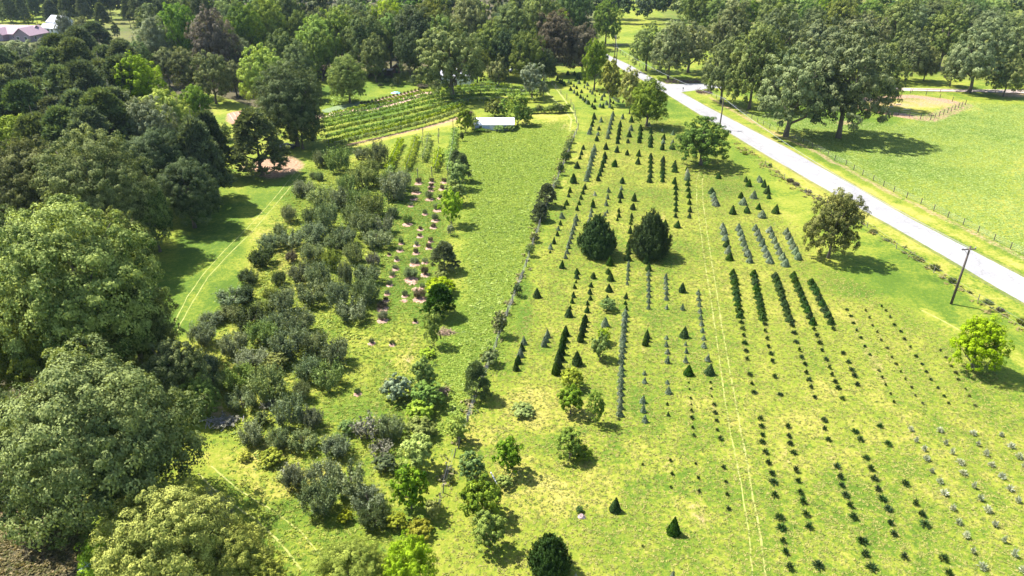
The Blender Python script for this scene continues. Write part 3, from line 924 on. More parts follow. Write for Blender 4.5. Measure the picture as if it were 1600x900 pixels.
ct('conifer', 'upper block, row right of the oak', 'cone', 'cone', [(1034.5, 206, 6, 'pale'), (1036.5, 220, 12), (1036, 226, 10, 'blue'), (1034.5, 236, 13)], .62)
ct('conifer', 'upper block, last row before the bushy tree', 'cone', 'cone', [(1051.5, 212, 9, 'blue'), (1050.5, 227, 10, 'blue'), (1050, 235.5, 14)], .66)
ct('small blue conifer', 'at the foot of the big roadside oak', 'rough', 'blue', [(1014.5, 199, 9)], .55)

# ---- middle block, left of the wheel tracks
ct('dark conifer', 'middle block, row nearest the fence', 'cone', 'cone', [(911, 235, 10), (908.5, 243, 9), (906, 250, 9), (901.5, 265, 14), (895.8, 288.5, 18)], .66)
ct('small shaggy conifer', 'fence-side row beyond the cedars', 'rough', 'cone', [(890.5, 302, 10), (888.5, 309, 8), (885, 322, 11), (881.8, 328, 8), (878, 343, 13, 'blue'), (875.5, 353, 9), (872, 361, 9, 'blue'), (871, 370, 9), (865.5, 382.5, 11, 'cone', 'cone'), (860, 391, 12, 'blue'), (859.5, 396, 6)], .62)
ct('blue-green conifer', 'middle block, second row from fence, dense part', 'rough', 'blue', run(928, 238, 916.5, 285, 9, 13, 13), .62)
ct('shaggy conifer', 'middle block, second row, thin part', 'rough', 'cone', run(913.5, 297, 901.5, 330, 5, 11, 9), .6)
ct('grey conifer', 'slanting row left of the left cedar', 'rough', 'blue', run(900, 347, 883.5, 405.5, 9, 12, 10), .62)
ct('dark conifer', 'middle block, third row from fence', 'rough', 'cone', run(945.5, 250, 934.5, 284, 6, 13, 11), .62)
ct('dark cone tree', 'heading the third middle row', 'cone', 'cone', [(946.5, 235.5, 12)], .64)
ct('thin grey conifer', 'row running into the left cedar', 'rough', 'blue', [(929.5, 307, 9, 'pale'), (926.5, 326, 14, 'cone'), (924, 333, 10), (922.5, 340, 10), (920.5, 347, 9), (918.5, 354, 9)], .55)
ct('round dark cone tree', 'pair above the bare grass patch', 'cone', 'cone', [(963.5, 240, 12), (960, 262.5, 14)], .64)
ct('pale grey conifer', 'short row behind the left cedar', 'rough', 'blue', run(951, 302, 947, 323, 3, 11, 10) + run(948.5, 334, 942, 343, 3, 7, 8), .55)
ct('dark cone tree', 'alone between the middle rows', 'cone', 'cone', [(979.5, 244, 12)], .62)
ct('dark cone tree', 'stacked pair in the middle', 'cone', 'cone', [(997.5, 246, 13), (996.5, 258.5, 13)], .66)
ct('conifer', 'tight column above the right cedar', 'rough', 'cone', run(1016.8, 250, 1015, 287, 6, 11, 12), .62)
ct('conifer', 'second tight column, right of the first', 'rough', 'cone', run(1035.5, 255, 1035, 286, 6, 12, 12), .62)
ct('dark conifer', 'third tight column, far end', 'rough', 'cone', run(1053.5, 264, 1054.5, 271, 2, 14, 14), .62)
ct('dark conifer', 'third tight column, long part', 'rough', 'cone', [(1053.5, 289, 13, 'cone', 'cone')] + run(1055.8, 298, 1055.5, 341, 6, 11, 10), .62)
ct('conifer', 'column left of the wheel tracks', 'rough', 'cone', [(1073, 268, 9, 'cone', 'cone'), (1074, 276, 13, 'pale', 'cone'), (1073.5, 284, 14, 'blue', 'cone')] + run(1074.5, 292, 1077, 321, 4, 11, 11), .66)
ct('dark conifer', 'pair at the end of the track-side column', 'rough', 'cone', run(1078, 333, 1077, 342, 2, 11, 10), .62)
ct('conifer', 'short column above the cedars', 'cone', 'cone', [(972, 288.5, 13), (971, 298, 8, 'blue', 'rough'), (969.5, 311.5, 15), (968.5, 318, 9)], .62)
ct('small shaggy conifer', 'trio between the cedars', 'rough', 'cone', [(966.5, 333, 8), (967, 341, 10), (964.5, 346, 7)], .6)
ct('smooth dark cone tree', 'pair behind the right cedar', 'cone', 'cone', [(990.5, 316, 14), (988.5, 329.5, 13)], .64)
ct('conifer', 'column left of the right cedar', 'rough', 'cone', run(987, 342, 985, 352, 3, 9, 8) + [(984.5, 366.5, 13, 'cone', 'cone')], .6)
ct('rust-red dying conifer', 'touching the right cedar', 'cone', 'red', [(984, 381, 10)], .7)
ct('tall green conifer', 'trio squeezed against the right cedar', 'rough', 'cone', run(982.5, 388, 980.5, 409, 3, 13, 15), .62)
ct('smooth dark cone tree', 'right of the right cedar', 'cone', 'cone', [(1039.5, 356, 13), (1058, 358, 15)], .64)
ct('thin brown sapling', 'below the cone tree right of the cedars', 'sprig', 'sprig', [(1058.5, 370, 9)], .8)

# ---- right of the wheel tracks, upper part
ct('dark cone tree', 'alone by the bend of the wheel tracks', 'cone', 'cone', [(1122.5, 281, 11)], .8)
ct('blue-grey cone tree', 'slanting four right of the tracks', 'cone', 'blue', [(1112, 305, 13, 'cone'), (1114, 311, 11), (1116, 317, 12), (1118.3, 324, 14)], .85)
ct('squat dark cone tree', 'scattered group under the ditch', 'cone', 'cone', [(1144.5, 337, 15), (1167, 335, 14), (1211.5, 336, 16), (1185, 329, 12), (1165.5, 286, 10), (1169.5, 293.5, 13)], .75)
ct('blue cone tree', 'scattered pairs under the ditch', 'cone', 'blue', [(1157.5, 311.5, 12, 'cone'), (1160.5, 322.5, 15), (1177, 312.5, 15), (1190, 343, 15, 'blue')], .82)
ct('dark cone tree', 'slanting group nearest the ditch', 'cone', 'cone', [(1185.5, 284, 11, 'blue'), (1188, 287, 12, 'blue'), (1193.5, 294.5, 13), (1198, 305, 15), (1201, 312, 11)], .7)
for i, (a, b, n) in enumerate((((1129, 360), (1139.5, 409), 6), ((1154, 363), (1171, 412.5), 7), ((1180, 363), (1202.5, 413.5), 7), ((1202, 366), (1226.5, 418.5), 7), ((1228, 369), (1246.5, 408), 6))):
    pts = run(*a, *b, n, 13.5, 14.5)
    if i == 0: pts = [q + (('cone',) if k in (3, 5) else ()) for k, q in enumerate(pts)]
    ct('plump blue-green cone tree', f'{ordw(i)} of the five closed rows', 'cone', 'blue', pts, .82, 'closed rows of blue cone trees')
for i, (a, b, n) in enumerate((((1145, 432), (1156, 499), 9), ((1177.5, 434), (1191.5, 502), 10), ((1211, 437), (1233.5, 505), 10), ((1239, 437), (1269, 509), 10), ((1268, 447), (1298, 508.5), 8))):
    ct('bushy dark young conifer', f'{ordw(i)} of the five shaggy rows', 'rough', 'cone', run(*a, *b, n, 12.5, 13), .95, 'shaggy rows of young conifers')

# ---- lower block, left of the tracks
ct('large smooth dark cone tree', 'alone near the overgrown fence', 'cone', 'cone', [(839, 467.5, 19)], .66)
ct('dark cone tree', 'alone below the left cedar', 'cone', 'cone', [(878, 421, 14)], .58)
ct('dark conifer', 'long row below the left cedar', 'rough', 'cone', [(901.5, 430, 13, 'cone', 'cone'), (901, 437, 11), (900, 443, 6), (898, 452, 8), (896, 466, 11), (894, 475, 9), (891, 484, 8), (888.5, 497.5, 19, 'cone', 'cone')], .64)
ct('dark conifer', 'second row below the left cedar', 'rough', 'cone', [(926.5, 437, 14, 'cone', 'cone'), (923, 450, 9), (921.5, 461, 10), (922, 470, 9), (918, 478, 8), (917, 490, 12, 'cone', 'cone')], .7)
ct('dark cone tree', 'row between the cedars, near part', 'cone', 'cone', [(952.5, 417, 17), (950.5, 430, 12), (954, 441, 18), (951.5, 458, 16), (949, 467, 7, 'cone', 'rough')], .68)
ct('blue spruce-like tree', 'pair above the light green shrub', 'cone', 'blue', [(945, 512, 18), (940.5, 523, 13)], .66)
ct('tall dark cone tree', 'tight slanting row of five', 'cone', 'cone', run(914, 505, 907, 536, 5, 15, 18), .66)
ct('blue cone tree', 'tight slanting row of three', 'cone', 'blue', run(855.5, 529, 850, 543, 3, 15, 17), .62)
ct('tall smooth dark cone tree', 'tight slanting row of seven', 'cone', 'cone', run(883.5, 527, 869, 588, 7, 17, 24), .66)
ct('dark and blue cone tree', 'slanting row nearest the fence, lower field', 'cone', 'cone', [q + (m,) for q, m in zip(run(818.5, 540, 806.5, 581, 5, 14, 16), ('blue', 'cone', 'blue', 'cone', 'cone'))], .66)
ct('tall dark cone tree', 'behind the pale-leaved shrub', 'cone', 'cone', [(902, 574, 27)], .6)
ct('thin grey conifer', 'row between the cedars, thin part', 'rough', 'blue', run(982, 418, 980, 446, 5, 10, 9), .58)
ct('small shaggy conifer', 'gap row above the long blue row', 'rough', 'cone', [(977.5, 468, 10), (977, 477, 8), (978, 486, 9)], .62)
ct('blue-grey conifer', 'long blue row, upper half', 'rough', 'blue', run(976.5, 497, 970.5, 570, 10, 13, 13), .74)
ct('blue-grey conifer', 'long blue row, lower half', 'rough', 'blue', run(970.5, 580, 968, 652, 8, 13, 14), .72)
ct('green cone tree', 'pair under the right cedar', 'cone', 'cone', [(1009.5, 414, 16), (1013, 425, 14)], .66)
ct('grey conifer', 'row below the right cedar', 'rough', 'blue', run(1013, 432, 1013, 484, 7, 10, 10), .66)
ct('dark cone tree', 'clump of three, centre field', 'cone', 'cone', [(1011, 530, 15), (1009.5, 535, 14), (1008, 542, 17)], .68)
ct('blue-grey conifer', 'lower row left of the twin tracks', 'rough', 'blue', [(1006.5, 587, 9), (1007, 600, 11), (1004, 631, 13), (1004.5, 646, 13), (1007, 661, 14)], .66)
ct('grey conifer', 'middle grey column', 'rough', 'blue', run(1040, 438, 1041, 470, 5, 11, 11) + [(1041.5, 484, 9)], .66)
ct('small grey conifer', 'middle grey column, lower part', 'rough', 'blue', [(1041, 531, 8), (1041, 543, 10), (1043, 554, 9), (1042.5, 569, 12), (1042.5, 601, 8), (1044, 617, 14), (1042.5, 634, 6, 'cone'), (1044, 651, 7, 'cone')], .72)
ct('smooth dark cone tree', 'column of big cones by the tracks', 'cone', 'cone', [(1065.5, 459, 17), (1068.5, 530, 20), (1075.5, 589, 20)], .72)
ct('small grey conifer', 'between the big cones by the tracks', 'rough', 'blue', [(1066, 486, 12), (1071, 541, 8), (1072, 553, 10), (1071, 568, 11)], .6)
ct('grey conifer', 'column nearest the tracks', 'rough', 'blue', run(1090.5, 462, 1097, 521, 7, 10, 10) + [(1099, 532, 9), (1099.5, 545, 11), (1105, 566, 12)], .7)
ct('broad dark cone tree', 'beside the tracks, lower field', 'cone', 'cone', [(1108, 588, 20)], .8)
def sd(look, where, ms, mat, pts, wr=1.1, group='seedlings in the lower rows'):
    row(look, where, 'seedling_conifer', 'seedling', group, ms, mat, pts, wr, .32)
sd('tiny dark seedling', 'column under the big cones', 'star', 'seed', [(1076, 600, 4), (1077, 610, 4), (1079, 625, 5), (1080, 634, 4), (1080, 645, 7, 'seed'), (1081, 657, 9), (1082, 671, 7), (1084, 684, 7)])
sd('tiny dark seedling', 'column nearest the twin tracks', 'star', 'seed', [(1110, 600, 5), (1111, 610, 5), (1112, 622, 5), (1115, 636, 7), (1117, 649, 8), (1120, 661, 7), (1120.5, 675, 6), (1125, 690, 9)])
sd('tiny dark seedling', 'sparse bottom columns left of tracks', 'star', 'seed', [(1004, 728, 5), (1047.5, 723, 6), (1050, 744, 7), (1048, 764, 5), (1087, 727, 6), (1091, 750, 7), (1092, 771, 7), (1130, 735, 8), (1134, 756, 6), (1136, 776, 7), (1138, 799, 8), (967, 658, 5), (1004, 856, 5)])
ct('dark teardrop conifer', 'alone at the bottom, left one of two', 'cone', 'cone', [(960.5, 802, 27)], .62)
ct('dark teardrop conifer', 'alone at the bottom, right one of two', 'cone', 'cone', [(1052, 838, 30)], .64)
ct('small green-blue conifer top', 'cut by the bottom edge', 'rough', 'blue', [(1049, 912, 18), (898, 910, 14, 'pale')], .7)

# ---- seedling rows right of the tracks
def pp(s, h, ms=None): return [(float(a.split(',')[0]), float(a.split(',')[1]), h) for a in s.split()]
five = ["1158,508 1160,518 1161,528 1163.5,541 1165.5,552.5 1167,565 1171.5,590 1174.5,603 1178,618",
        "1195,511 1195.5,521 1198.5,533 1200,545 1204,557 1206.5,569 1210,593 1219,621",
        "1237,513 1241,525 1243.5,539 1248.5,551 1252,563 1257.5,573 1259,586 1264,598 1267,609 1273,625",
        "1271,518 1276,529 1281,541 1284,551 1290.5,566 1295.5,578 1299.5,589 1304.5,601 1309,611 1316,627",
        "1302,518 1317,556 1325,570 1330.5,583 1334.5,592 1339,605"]
for i, s in enumerate(five):
    sd('small dark round seedling', f'{ordw(i)} middle seedling row right of tracks', 'star', 'seed', pp(s, 8.5), 1.15)
thin = ["1323,487 1329,497 1333,508 1338,519 1345,531 1351,544 1359,557 1373,582 1378,592 1383.5,604 1391,618 1396,631",
        "1352,488 1358,499 1363,511 1370,521 1376,534 1386,547 1393,561 1400,572 1407,583 1414,595 1424,608 1430,621 1441,633",
        "1377,481 1384,488 1390,498 1397,511 1407,521 1413,533 1422,545 1431,560 1440.5,572 1447,584 1454,596 1465,609 1475,622 1482,633",
        "1469,550 1478,562 1486,575 1493,586 1497,596 1508,610 1514,622 1523,637"]
for i, s in enumerate(thin):
    sd('thin sprig of a seedling', f'{ordw(i)} faint row below the utility pole', 'star', 'sprig' if i % 2 else 'seed', pp(s, 5.6), 1.1, 'faint seedling rows')
dark = ["1187.5,659 1189,671 1191.5,684 1190.5,696 1195.5,712 1200,728 1206,745 1208,760 1209,779 1218,816 1221,832 1223,851 1227,869 1233,893",
        "1230,671 1232,686 1234,698 1239,713 1243,740 1247,756 1250,775 1254,790 1259,810 1264,830 1278,892",
        "1287,662 1288,674 1294,692 1307,735 1312,751 1315,764 1321,780 1328,796 1333,815 1347,853 1351,872 1361,895",
        "1336,680 1344,692 1353,721 1360,738 1366,754 1371,770 1378,787 1387,802 1391,823 1396,840 1412,876",
        "1375,671 1387,700 1414,762 1430,792 1440,810 1445,827 1473,880 1481,902"]
for i, s in enumerate(dark):
    pts = pp(s, 11)
    sd('dark bushy seedling', f'{ordw(i)} bottom dark row right of tracks', 'star', 'seed', [(x, y, 9 + (y - 650) / 60) for x, y, h in pts], 1.3)
palep = ["1423,676 1431,693 1443,707 1447,723 1455,741 1468,758 1475,778 1488,800 1497,822 1509,844 1519,867 1534,893",
         "1468,678 1477,697 1487,712 1500,729 1505,745 1521,765 1531,785 1542,804 1554,826 1567,850 1584,873 1598,899",
         "1520,683 1527,699 1540,715 1549,732 1565,751 1577,770 1590,788",
         "1564,684 1580,704 1591,720 1601,734"]
for i, s in enumerate(palep):
    sd('pale silvery seedling', f'{ordw(i)} silvery row at lower right', 'star', 'pale', [(x, y, 10 + (y - 650) / 60) for x, y, h in pp(s, 11)], 1.0, 'silvery seedling rows')

# ------------------------------------------------------------------ the two big cedars and lone conifers
def big_conifer(x, y, h, wpx, label, i, mat='cedar'):
    p = G(x, y - wpx * .22)
    hm = height_at(p, y - h)
    r = .5 * wpx / px_per_m(p)
    _k[0] = i
    t = empty('cedar_tree', (p.x, p.y, 0), rng.uniform(0, 6), (r, r, hm / 2.5))
    tag(t, label, 'cedar')
    link('crown', MS['cedar'][i], t, FM[mat])
    m = MB(); m.tube([(0, 0, -.05), (0, 0, .25), (0, 0, 1.5)], [.12, .09, .03], 8)
    m.build('trunk', BARK, t, True)
big_conifer(932, 410, 75, 58, 'big dark egg-shaped cedar, the left one of the two in mid field', 0)
big_conifer(1015, 413, 82, 61, 'big dark shaggy cedar, the right one of the two in mid field', 1)
big_conifer(858, 908, 72, 66, 'dark pointed conifer standing alone at the bottom edge of the field', 0, 'cone')

# ------------------------------------------------------------------ shrubs, orchard trees
def shrub(name, cat, x, y, w, h, ms, mat, label, group=None, trunk='bush'):
    """x, y = visible foot; w, h = size, in the photograph's grid"""
    if ms != 'bush': w, h = w * 1.16, h * 1.08
    p0 = G(x, y - w * .5 * .45)
    r = .5 * w / px_per_m(p0)
    dep = math.atan2(H, p0.y)
    top = y - h
    hm = max(.5 * r, height_at(p0, top + .15 * w * math.sin(dep)))
    unit_h = {'bush': 1.5, 'bare': 1.5, 'small': 1.9, 'pinefull': 2.2, 'mid': 2.2, 'pecan': 2.1}[ms]
    if trunk is None:
        return solo(name, p0, r, hm / unit_h, ms, FM[mat], label, cat, group)
    return plant(name, p0, r, hm / unit_h, ms, mat, label, cat, group, trunk)

ORCH = [ # x, foot y, width, height, mesh, leaf
 (505,265,24,24,'bush','grey'),(530,276,32,38,'bush','bushg'),(566,252,20,18,'bush','bush'),(592,265,28,34,'bush','grey'),(578,282,26,26,'bush','bushg'),
 (490,281,10,10,'bush','bush'),(499,284,12,13,'bush','bush'),(476,312,30,24,'bush','grey'),(502,331,34,32,'bush','bushg'),(533,332,30,30,'bush','bush'),
 (543,306,26,26,'bush','bushg'),(567,300,30,32,'bush','bushg'),(562,332,32,30,'bush','bushg'),(595,296,26,24,'bush','bushg'),(616,319,40,40,'bush','grey'),
 (630,300,24,26,'bush','grey'),(453,351,20,24,'bush','grey'),(487,355,20,26,'bush','bush'),(513,365,30,40,'bush','bush'),(550,355,26,28,'bush','bushg'),
 (582,346,34,36,'bush','bushg'),(570,376,34,36,'bush','bush'),(598,372,30,28,'bush','grey'),(592,394,32,28,'bush','bush'),(614,343,16,16,'bush','bush'),
 (540,390,30,30,'bush','bush'),(440,374,18,20,'bush','bush'),(423,396,28,24,'bush','bush'),(457,393,28,26,'bush','bush'),(492,386,34,30,'bush','bush'),
 (526,398,28,26,'bush','bush'),(411,421,30,28,'bush','dark'),(456,412,14,16,'bush','rust'),(490,416,28,30,'bush','bush'),(520,426,22,28,'bush','bushg'),
 (553,416,24,28,'bush','bushg'),(584,419,16,20,'bush','bare'),(470,447,26,30,'bush','bush'),(500,456,32,36,'bush','bush'),(541,450,18,34,'bush','bush'),
 (575,448,30,28,'bush','bush'),(437,449,18,20,'bush','dark'),(390,448,24,22,'bush','dark'),(384,476,24,24,'bush','dark'),(423,471,16,18,'bush','bushg'),
 (445,498,34,38,'bush','bush'),(490,483,36,34,'bush','bush'),(530,488,28,38,'bush','bush'),(572,483,34,38,'bush','bush'),(552,509,36,32,'bush','bush'),
 (408,498,26,22,'bush','bushg'),(368,484,40,26,'bush','bush'),(332,514,30,20,'bush','bush'),(320,546,32,32,'bush','bush'),(362,505,26,22,'bush','bushg'),
 (392,521,36,34,'bush','dark'),(430,526,28,28,'bush','bush'),(470,531,36,40,'bush','bush'),(412,546,36,34,'bush','bushg'),(368,561,32,34,'bush','bush'),
 (455,567,44,44,'bush','bush'),(495,562,30,34,'bush','bush'),(527,577,34,38,'bush','bush'),(396,582,40,30,'bush','grey'),(436,584,26,24,'small','gold'),
 (483,601,34,34,'bush','bush'),(513,613,36,36,'bush','bushg'),(325,592,30,30,'bush','bush'),(374,616,40,34,'bush','bushg'),(422,632,44,46,'bush','bushg'),
 (340,620,30,30,'bush','bushg'),(314,606,26,26,'small','light'),(380,646,34,30,'bush','bush'),(455,671,36,44,'bush','bush'),(490,673,26,28,'bush','grey'),(474,628,20,26,'bush','bush'),
 (476,709,34,28,'bush','bushg'),(437,706,28,28,'bush','bush'),(425,730,26,26,'small','light'),(527,719,34,30,'bush','bush'),(410,669,20,20,'small','dark'),
 (543,682,20,22,'small','green'),(574,696,34,42,'bare','bare'),(612,692,32,36,'bush','grey'),(598,716,26,24,'bare','bare'),(602,742,26,24,'small','dark'),
 (394,699,30,30,'bush','bush'),(463,770,28,34,'bush','bush'),(507,765,36,34,'bush','bush'),(546,782,42,44,'bush','bush'),(502,812,44,46,'bush','bush'),
 (577,804,38,32,'bush','grey'),(586,832,36,32,'bush','dark'),(455,748,22,20,'bare','bare'),(352,672,28,18,'bare','bare'),(420,640,18,14,'bare','bare'),(540,818,16,20,'small','light'),(383,722,14,14,'small','light'),(440,752,14,10,'small','bushg'),
]
LOOK = {'grey': 'silvery', 'bushg': 'light green', 'bush': 'grey-green', 'dark': 'dark green', 'rust': 'brownish', 'bare': 'half-bare twiggy', 'gold': 'golden', 'light': 'pale lime', 'green': 'bright green'}
bins = {}
for q in ORCH:
    t = (q[0] - 1033) / (q[1] + 131)
    bins.setdefault(int(round((t + 1.45) / .145)), []).append(q)
for bi, k in enumerate(sorted(bins)):
    for i, (x, y, w_, h_, ms, mt) in enumerate(sorted(bins[k], key=lambda q: q[1])):
        shrub('fruit_tree', 'fruit tree', x, y + 1, w_ * (1.32 if y > 390 else 1.2), h_ * (1.38 if ms == 'bush' else 1.15), ms, mt, f"{LOOK[mt]} fruit tree, {ordw(i)} from far end, orchard row {ordw(bi)} from left", 'gnarled fruit trees of the orchard')

def S1(x, y, w_, h_, ms, mt, label, cat='shrub', name='shrub', trunk='bush', group=None):
    return shrub(name, cat, x, y, w_, h_, ms, mt, label, group, trunk)
S1(621, 634, 44, 50, 'small', 'blue', 'rounded dark blue-green shrub left of the tall lime trees', trunk='bush')
S1(663, 622, 40, 56, 'small', 'green', 'tall green bushy tree beside the blue-green shrub', 'tree', 'bushy_tree')
S1(668, 645, 46, 40, 'small', 'green', 'dark green lower bush right of the blue-green shrub', 'bush', 'bush')
S1(657, 664, 40, 36, 'small', 'lime', 'lime bush below the tall green bushy tree', 'bush', 'bush')
S1(657, 692, 46, 42, 'small', 'lime', 'yellow-green bush, middle of the lime clump', 'bush', 'bush')
S1(648, 712, 36, 26, 'small', 'lime', 'small lime bush at the lower left of the lime clump', 'bush', 'bush')
S1(654, 748, 50, 52, 'small', 'lime', 'large lime bush heading the lower clump', 'bush', 'bush')
S1(643, 808, 54, 78, 'small', 'green', 'tall green leafy tree in the lower clump', 'tree', 'bushy_tree')
S1(656, 845, 38, 32, 'small', 'gold', 'orange-gold bush above the large lime crown', 'bush', 'bush')
S1(621, 832, 30, 26, 'small', 'gold', 'yellowish small bush left of the gold one', 'bush', 'bush')
S1(676, 818, 22, 30, 'small', 'light', 'pale weedy bush beside the fence remains', 'bush', 'bush')
S1(717, 698, 32, 46, 'small', 'lime', 'lime shrub with dark foot beside the overgrown fence end')
S1(704, 757, 12, 16, 'small', 'dark', 'tiny dark shrub between fence and lower clump')
S1(793, 748, 42, 58, 'small', 'green', 'green shrub right of the leaning white stick')
S1(787, 765, 26, 20, 'small', 'olive', 'low olive shrub under the green one')
S1(738, 760, 40, 52, 'small', 'green', 'upper part-shaded shrub in the three-part green clump')
S1(753, 822, 60, 80, 'small', 'green', 'widest shrub of the three-part green clump')
S1(764, 868, 50, 62, 'small', 'green', 'lowest rounded shrub of the three-part green clump')
S1(890, 726, 40, 44, 'small', 'green', 'low spreading green shrub alone in the lower field')
S1(910, 724, 30, 26, 'small', 'green', 'small right-hand lobe shrub beside the spreading one')
S1(817, 655, 34, 24, 'small', 'bushg', 'low thin shrub with a reddish centre in the dry grass')
S1(937, 568, 28, 40, 'small', 'green', 'light green shrub with a dark foot left of the long blue row')
S1(942, 540, 20, 22, 'small', 'lime', 'small lime shrub under the blue pair of conifers')
S1(949.5, 491, 24, 24, 'small', 'green', 'bluish-green round shrub in the row below the cedars')
S1(893, 614, 34, 42, 'small', 'light', 'pale-leaved shrub in front of the dark cone row')
S1(891, 656, 38, 46, 'small', 'green', 'dense green shrub below the pale-leaved one')
S1(931, 668, 26, 44, 'small', 'green', 'upright green shrub right of the dense one')
# pine and shrubs on the overgrown fence line
S1(745, 632, 40, 62, 'pinefull', 'pine', 'young pine leaning over the lower end of the fence', 'pine', 'pine_tree', 'bush')
S1(766, 576, 26, 34, 'small', 'olive', 'bushy dark shrub on the fence above the young pine')
S1(781, 530, 22, 38, 'small', 'olive', 'rusty-topped shrub on the fence line, middle')
S1(808, 466, 14, 18, 'small', 'dark', 'small dark shrub on the fence beside the lone cone tree')
S1(828, 404, 14, 22, 'small', 'bushg', 'thin shrub on the fence right of the hay field')
S1(835, 382, 14, 20, 'small', 'autumn', 'reddish small shrub on the fence under the pines')
S1(854, 330, 30, 40, 'pinefull', 'pine', 'upper pine of the pair on the fence', 'pine', 'pine_tree', 'bush')
S1(844, 352, 28, 36, 'pinefull', 'pine', 'lower pine of the pair on the fence', 'pine', 'pine_tree', 'bush')
S1(884, 258, 16, 22, 'small', 'cedar', 'dark pointed shrub on the fence beside the hay field')
S1(876, 276, 9, 24, 'small', 'cedar', 'narrow dark shrub on the fence below the pointed one')
S1(869, 296, 13, 14, 'small', 'bushg', 'thin grey shrub on the fence above the pines')
S1(888, 240, 12, 16, 'small', 'bushg', 'straggly shrub on the upper fence')
S1(893, 226, 9, 12, 'small', 'bushg', 'straggly shrub on the upper fence, next one up')
# dark hedge at the right edge of the orchard and lone trees by the hay field
S1(713, 263, 20, 28, 'pinefull', 'pine', 'dark pine heading the tall hedge by the hay field', 'pine', 'pine_tree', 'bush')
S1(723, 290, 26, 46, 'pinefull', 'pine', 'tall dark pine of the hedge, upper right', 'pine', 'pine_tree', 'bush')
S1(715, 304, 30, 40, 'small', 'bushg', 'grey-green bush in the hedge, upper middle', 'bush', 'bush')
S1(712, 328, 34, 44, 'small', 'bushg', 'grey-green bush in the hedge, centre', 'bush', 'bush')
S1(703, 330, 16, 22, 'small', 'gold', 'pinkish-gold bush at the left of the hedge', 'bush', 'bush')
S1(706, 360, 34, 56, 'small', 'lime', 'tall lime bush with dark foot ending the hedge', 'bush', 'bush')
S1(704, 371, 12, 16, 'small', 'bush', 'small weedy bush just below the hedge', 'bush', 'bush')
S1(695, 434, 42, 52, 'pinefull', 'pine', 'broad dark young pine left of the hay field', 'pine', 'pine_tree', 'bush')
S1(689, 470, 44, 38, 'small', 'lime', 'round yellow-green bush between the two dark pines', 'bush', 'bush')
S1(688, 506, 48, 58, 'pinefull', 'cone', 'dark dense conifer below the round yellow-green bush', 'conifer', 'conifer')
S1(678, 547, 26, 46, 'small', 'green', 'upright green bush below the dark dense conifer', 'bush', 'bush')
S1(668, 562, 24, 16, 'small', 'lime', 'low lime bush beside the upright green one', 'bush', 'bush')
S1(690, 438, 20, 18, 'small', 'gold', 'small pale yellow bush at the foot of the broad young pine', 'bush', 'bush')

# ---- small mulched bushes in the lanes
MULCHED = [(654,288,10,12,'rust'),(650,303,13,13,'bush'),(647,312,10,8,'bush'),(642,323,8,8,'bush'),(671,313,13,16,'bush'),(675,286,8,9,'rust'),(674,293,8,8,'rust'),(673,299,8,8,'rust'),
 (694,286,8,9,'rust'),(691,297,9,9,'rust'),(688,311,7,8,'bush'),(664,336,8,10,'bush'),(684,330,14,13,'bush'),(680,346,12,13,'bush'),(677,357,9,9,'rust'),(637,352,15,18,'green'),(657,360,7,7,'rust'),
 (656,371,7,7,'rust'),(627,382,8,13,'bush'),(625,393,9,9,'bush'),(620,408,8,9,'bush'),(618,422,10,9,'bush'),(613,433,9,11,'bush'),(609,447,9,11,'bush'),(605,461,8,9,'bush'),(651,385,8,9,'bush'),
 (650,397,8,10,'rust'),(648,414,14,12,'bush'),(642,438,22,22,'bush'),(673,379,8,10,'rust'),(670,389,9,10,'rust'),(664,412,10,10,'bush'),(664,431,12,16,'rust'),(660,451,9,9,'bush'),(633,464,10,11,'bush'),
 (656,469,18,20,'rust'),(598,502,18,18,'grey'),(598,484,16,14,'rust'),(581,538,8,10,'bush'),(613,540,9,9,'dark'),(649,505,6,9,'dark'),(559,617,12,10,'dark'),(608,400,6,6,'rust'),(603,471,8,8,'rust')]
MULCHED.sort(key=lambda q: -q[1])
mul = MB()
for i, (x, y, w_, h_, mt) in enumerate(MULCHED):
    S1(x, y, w_, h_, 'bush', mt, f"small berry bush on its ring of mulch, {ordw(i, 'nearest')} counted from the camera", 'berry bush', 'berry_bush', 'bush', 'mulched berry bushes in the lanes')
    p = G(x, y - 1)
    r0 = (.5 * w_ + 2.4) / px_per_m(p) * random.uniform(.8, 1.05)
    c = [(p.x, p.y, .10)]; nr = 18
    ph = random.uniform(0, 6)
    for ring, zr in ((.6, .075), (1.0, -.01)):
        c += [(p.x + math.cos(2 * math.pi * k / nr) * r0 * ring * (1 + .18 * math.sin(3 * k + ph) * random.random()), p.y + math.sin(2 * math.pi * k / nr) * r0 * ring * (1 + .15 * random.random()), zr) for k in range(nr)]
    mul.add(c, [(0, 1 + k, 1 + (k + 1) % nr) for k in range(nr)] + [(1 + k, 1 + nr + k, 1 + nr + (k + 1) % nr, 1 + (k + 1) % nr) for k in range(nr)])
for x, y, w_ in ((655, 455, 16), (632, 470, 14), (648, 452, 14), (662, 470, 12), (600, 478, 9), (645, 441, 20), (590, 424, 10), (565, 362, 5)):
    p = G(x, y); r0 = .5 * w_ / px_per_m(p); nr = 16
    c = [(p.x, p.y, .09)] + [(p.x + math.cos(2 * math.pi * k / nr) * r0 * random.uniform(.7, 1.3), p.y + math.sin(2 * math.pi * k / nr) * r0 * random.uniform(.7, 1.3), -.01) for k in range(nr)]
    mul.add(c, [(0, 1 + k, 1 + (k + 1) % nr) for k in range(nr)])
MULCH = simple('pale_wood_mulch', (.44, .29, .22), (.20, .095, .06), 2.2, .95, .04)
o = mul.build('mulch', MULCH); tag(o, kind='stuff')

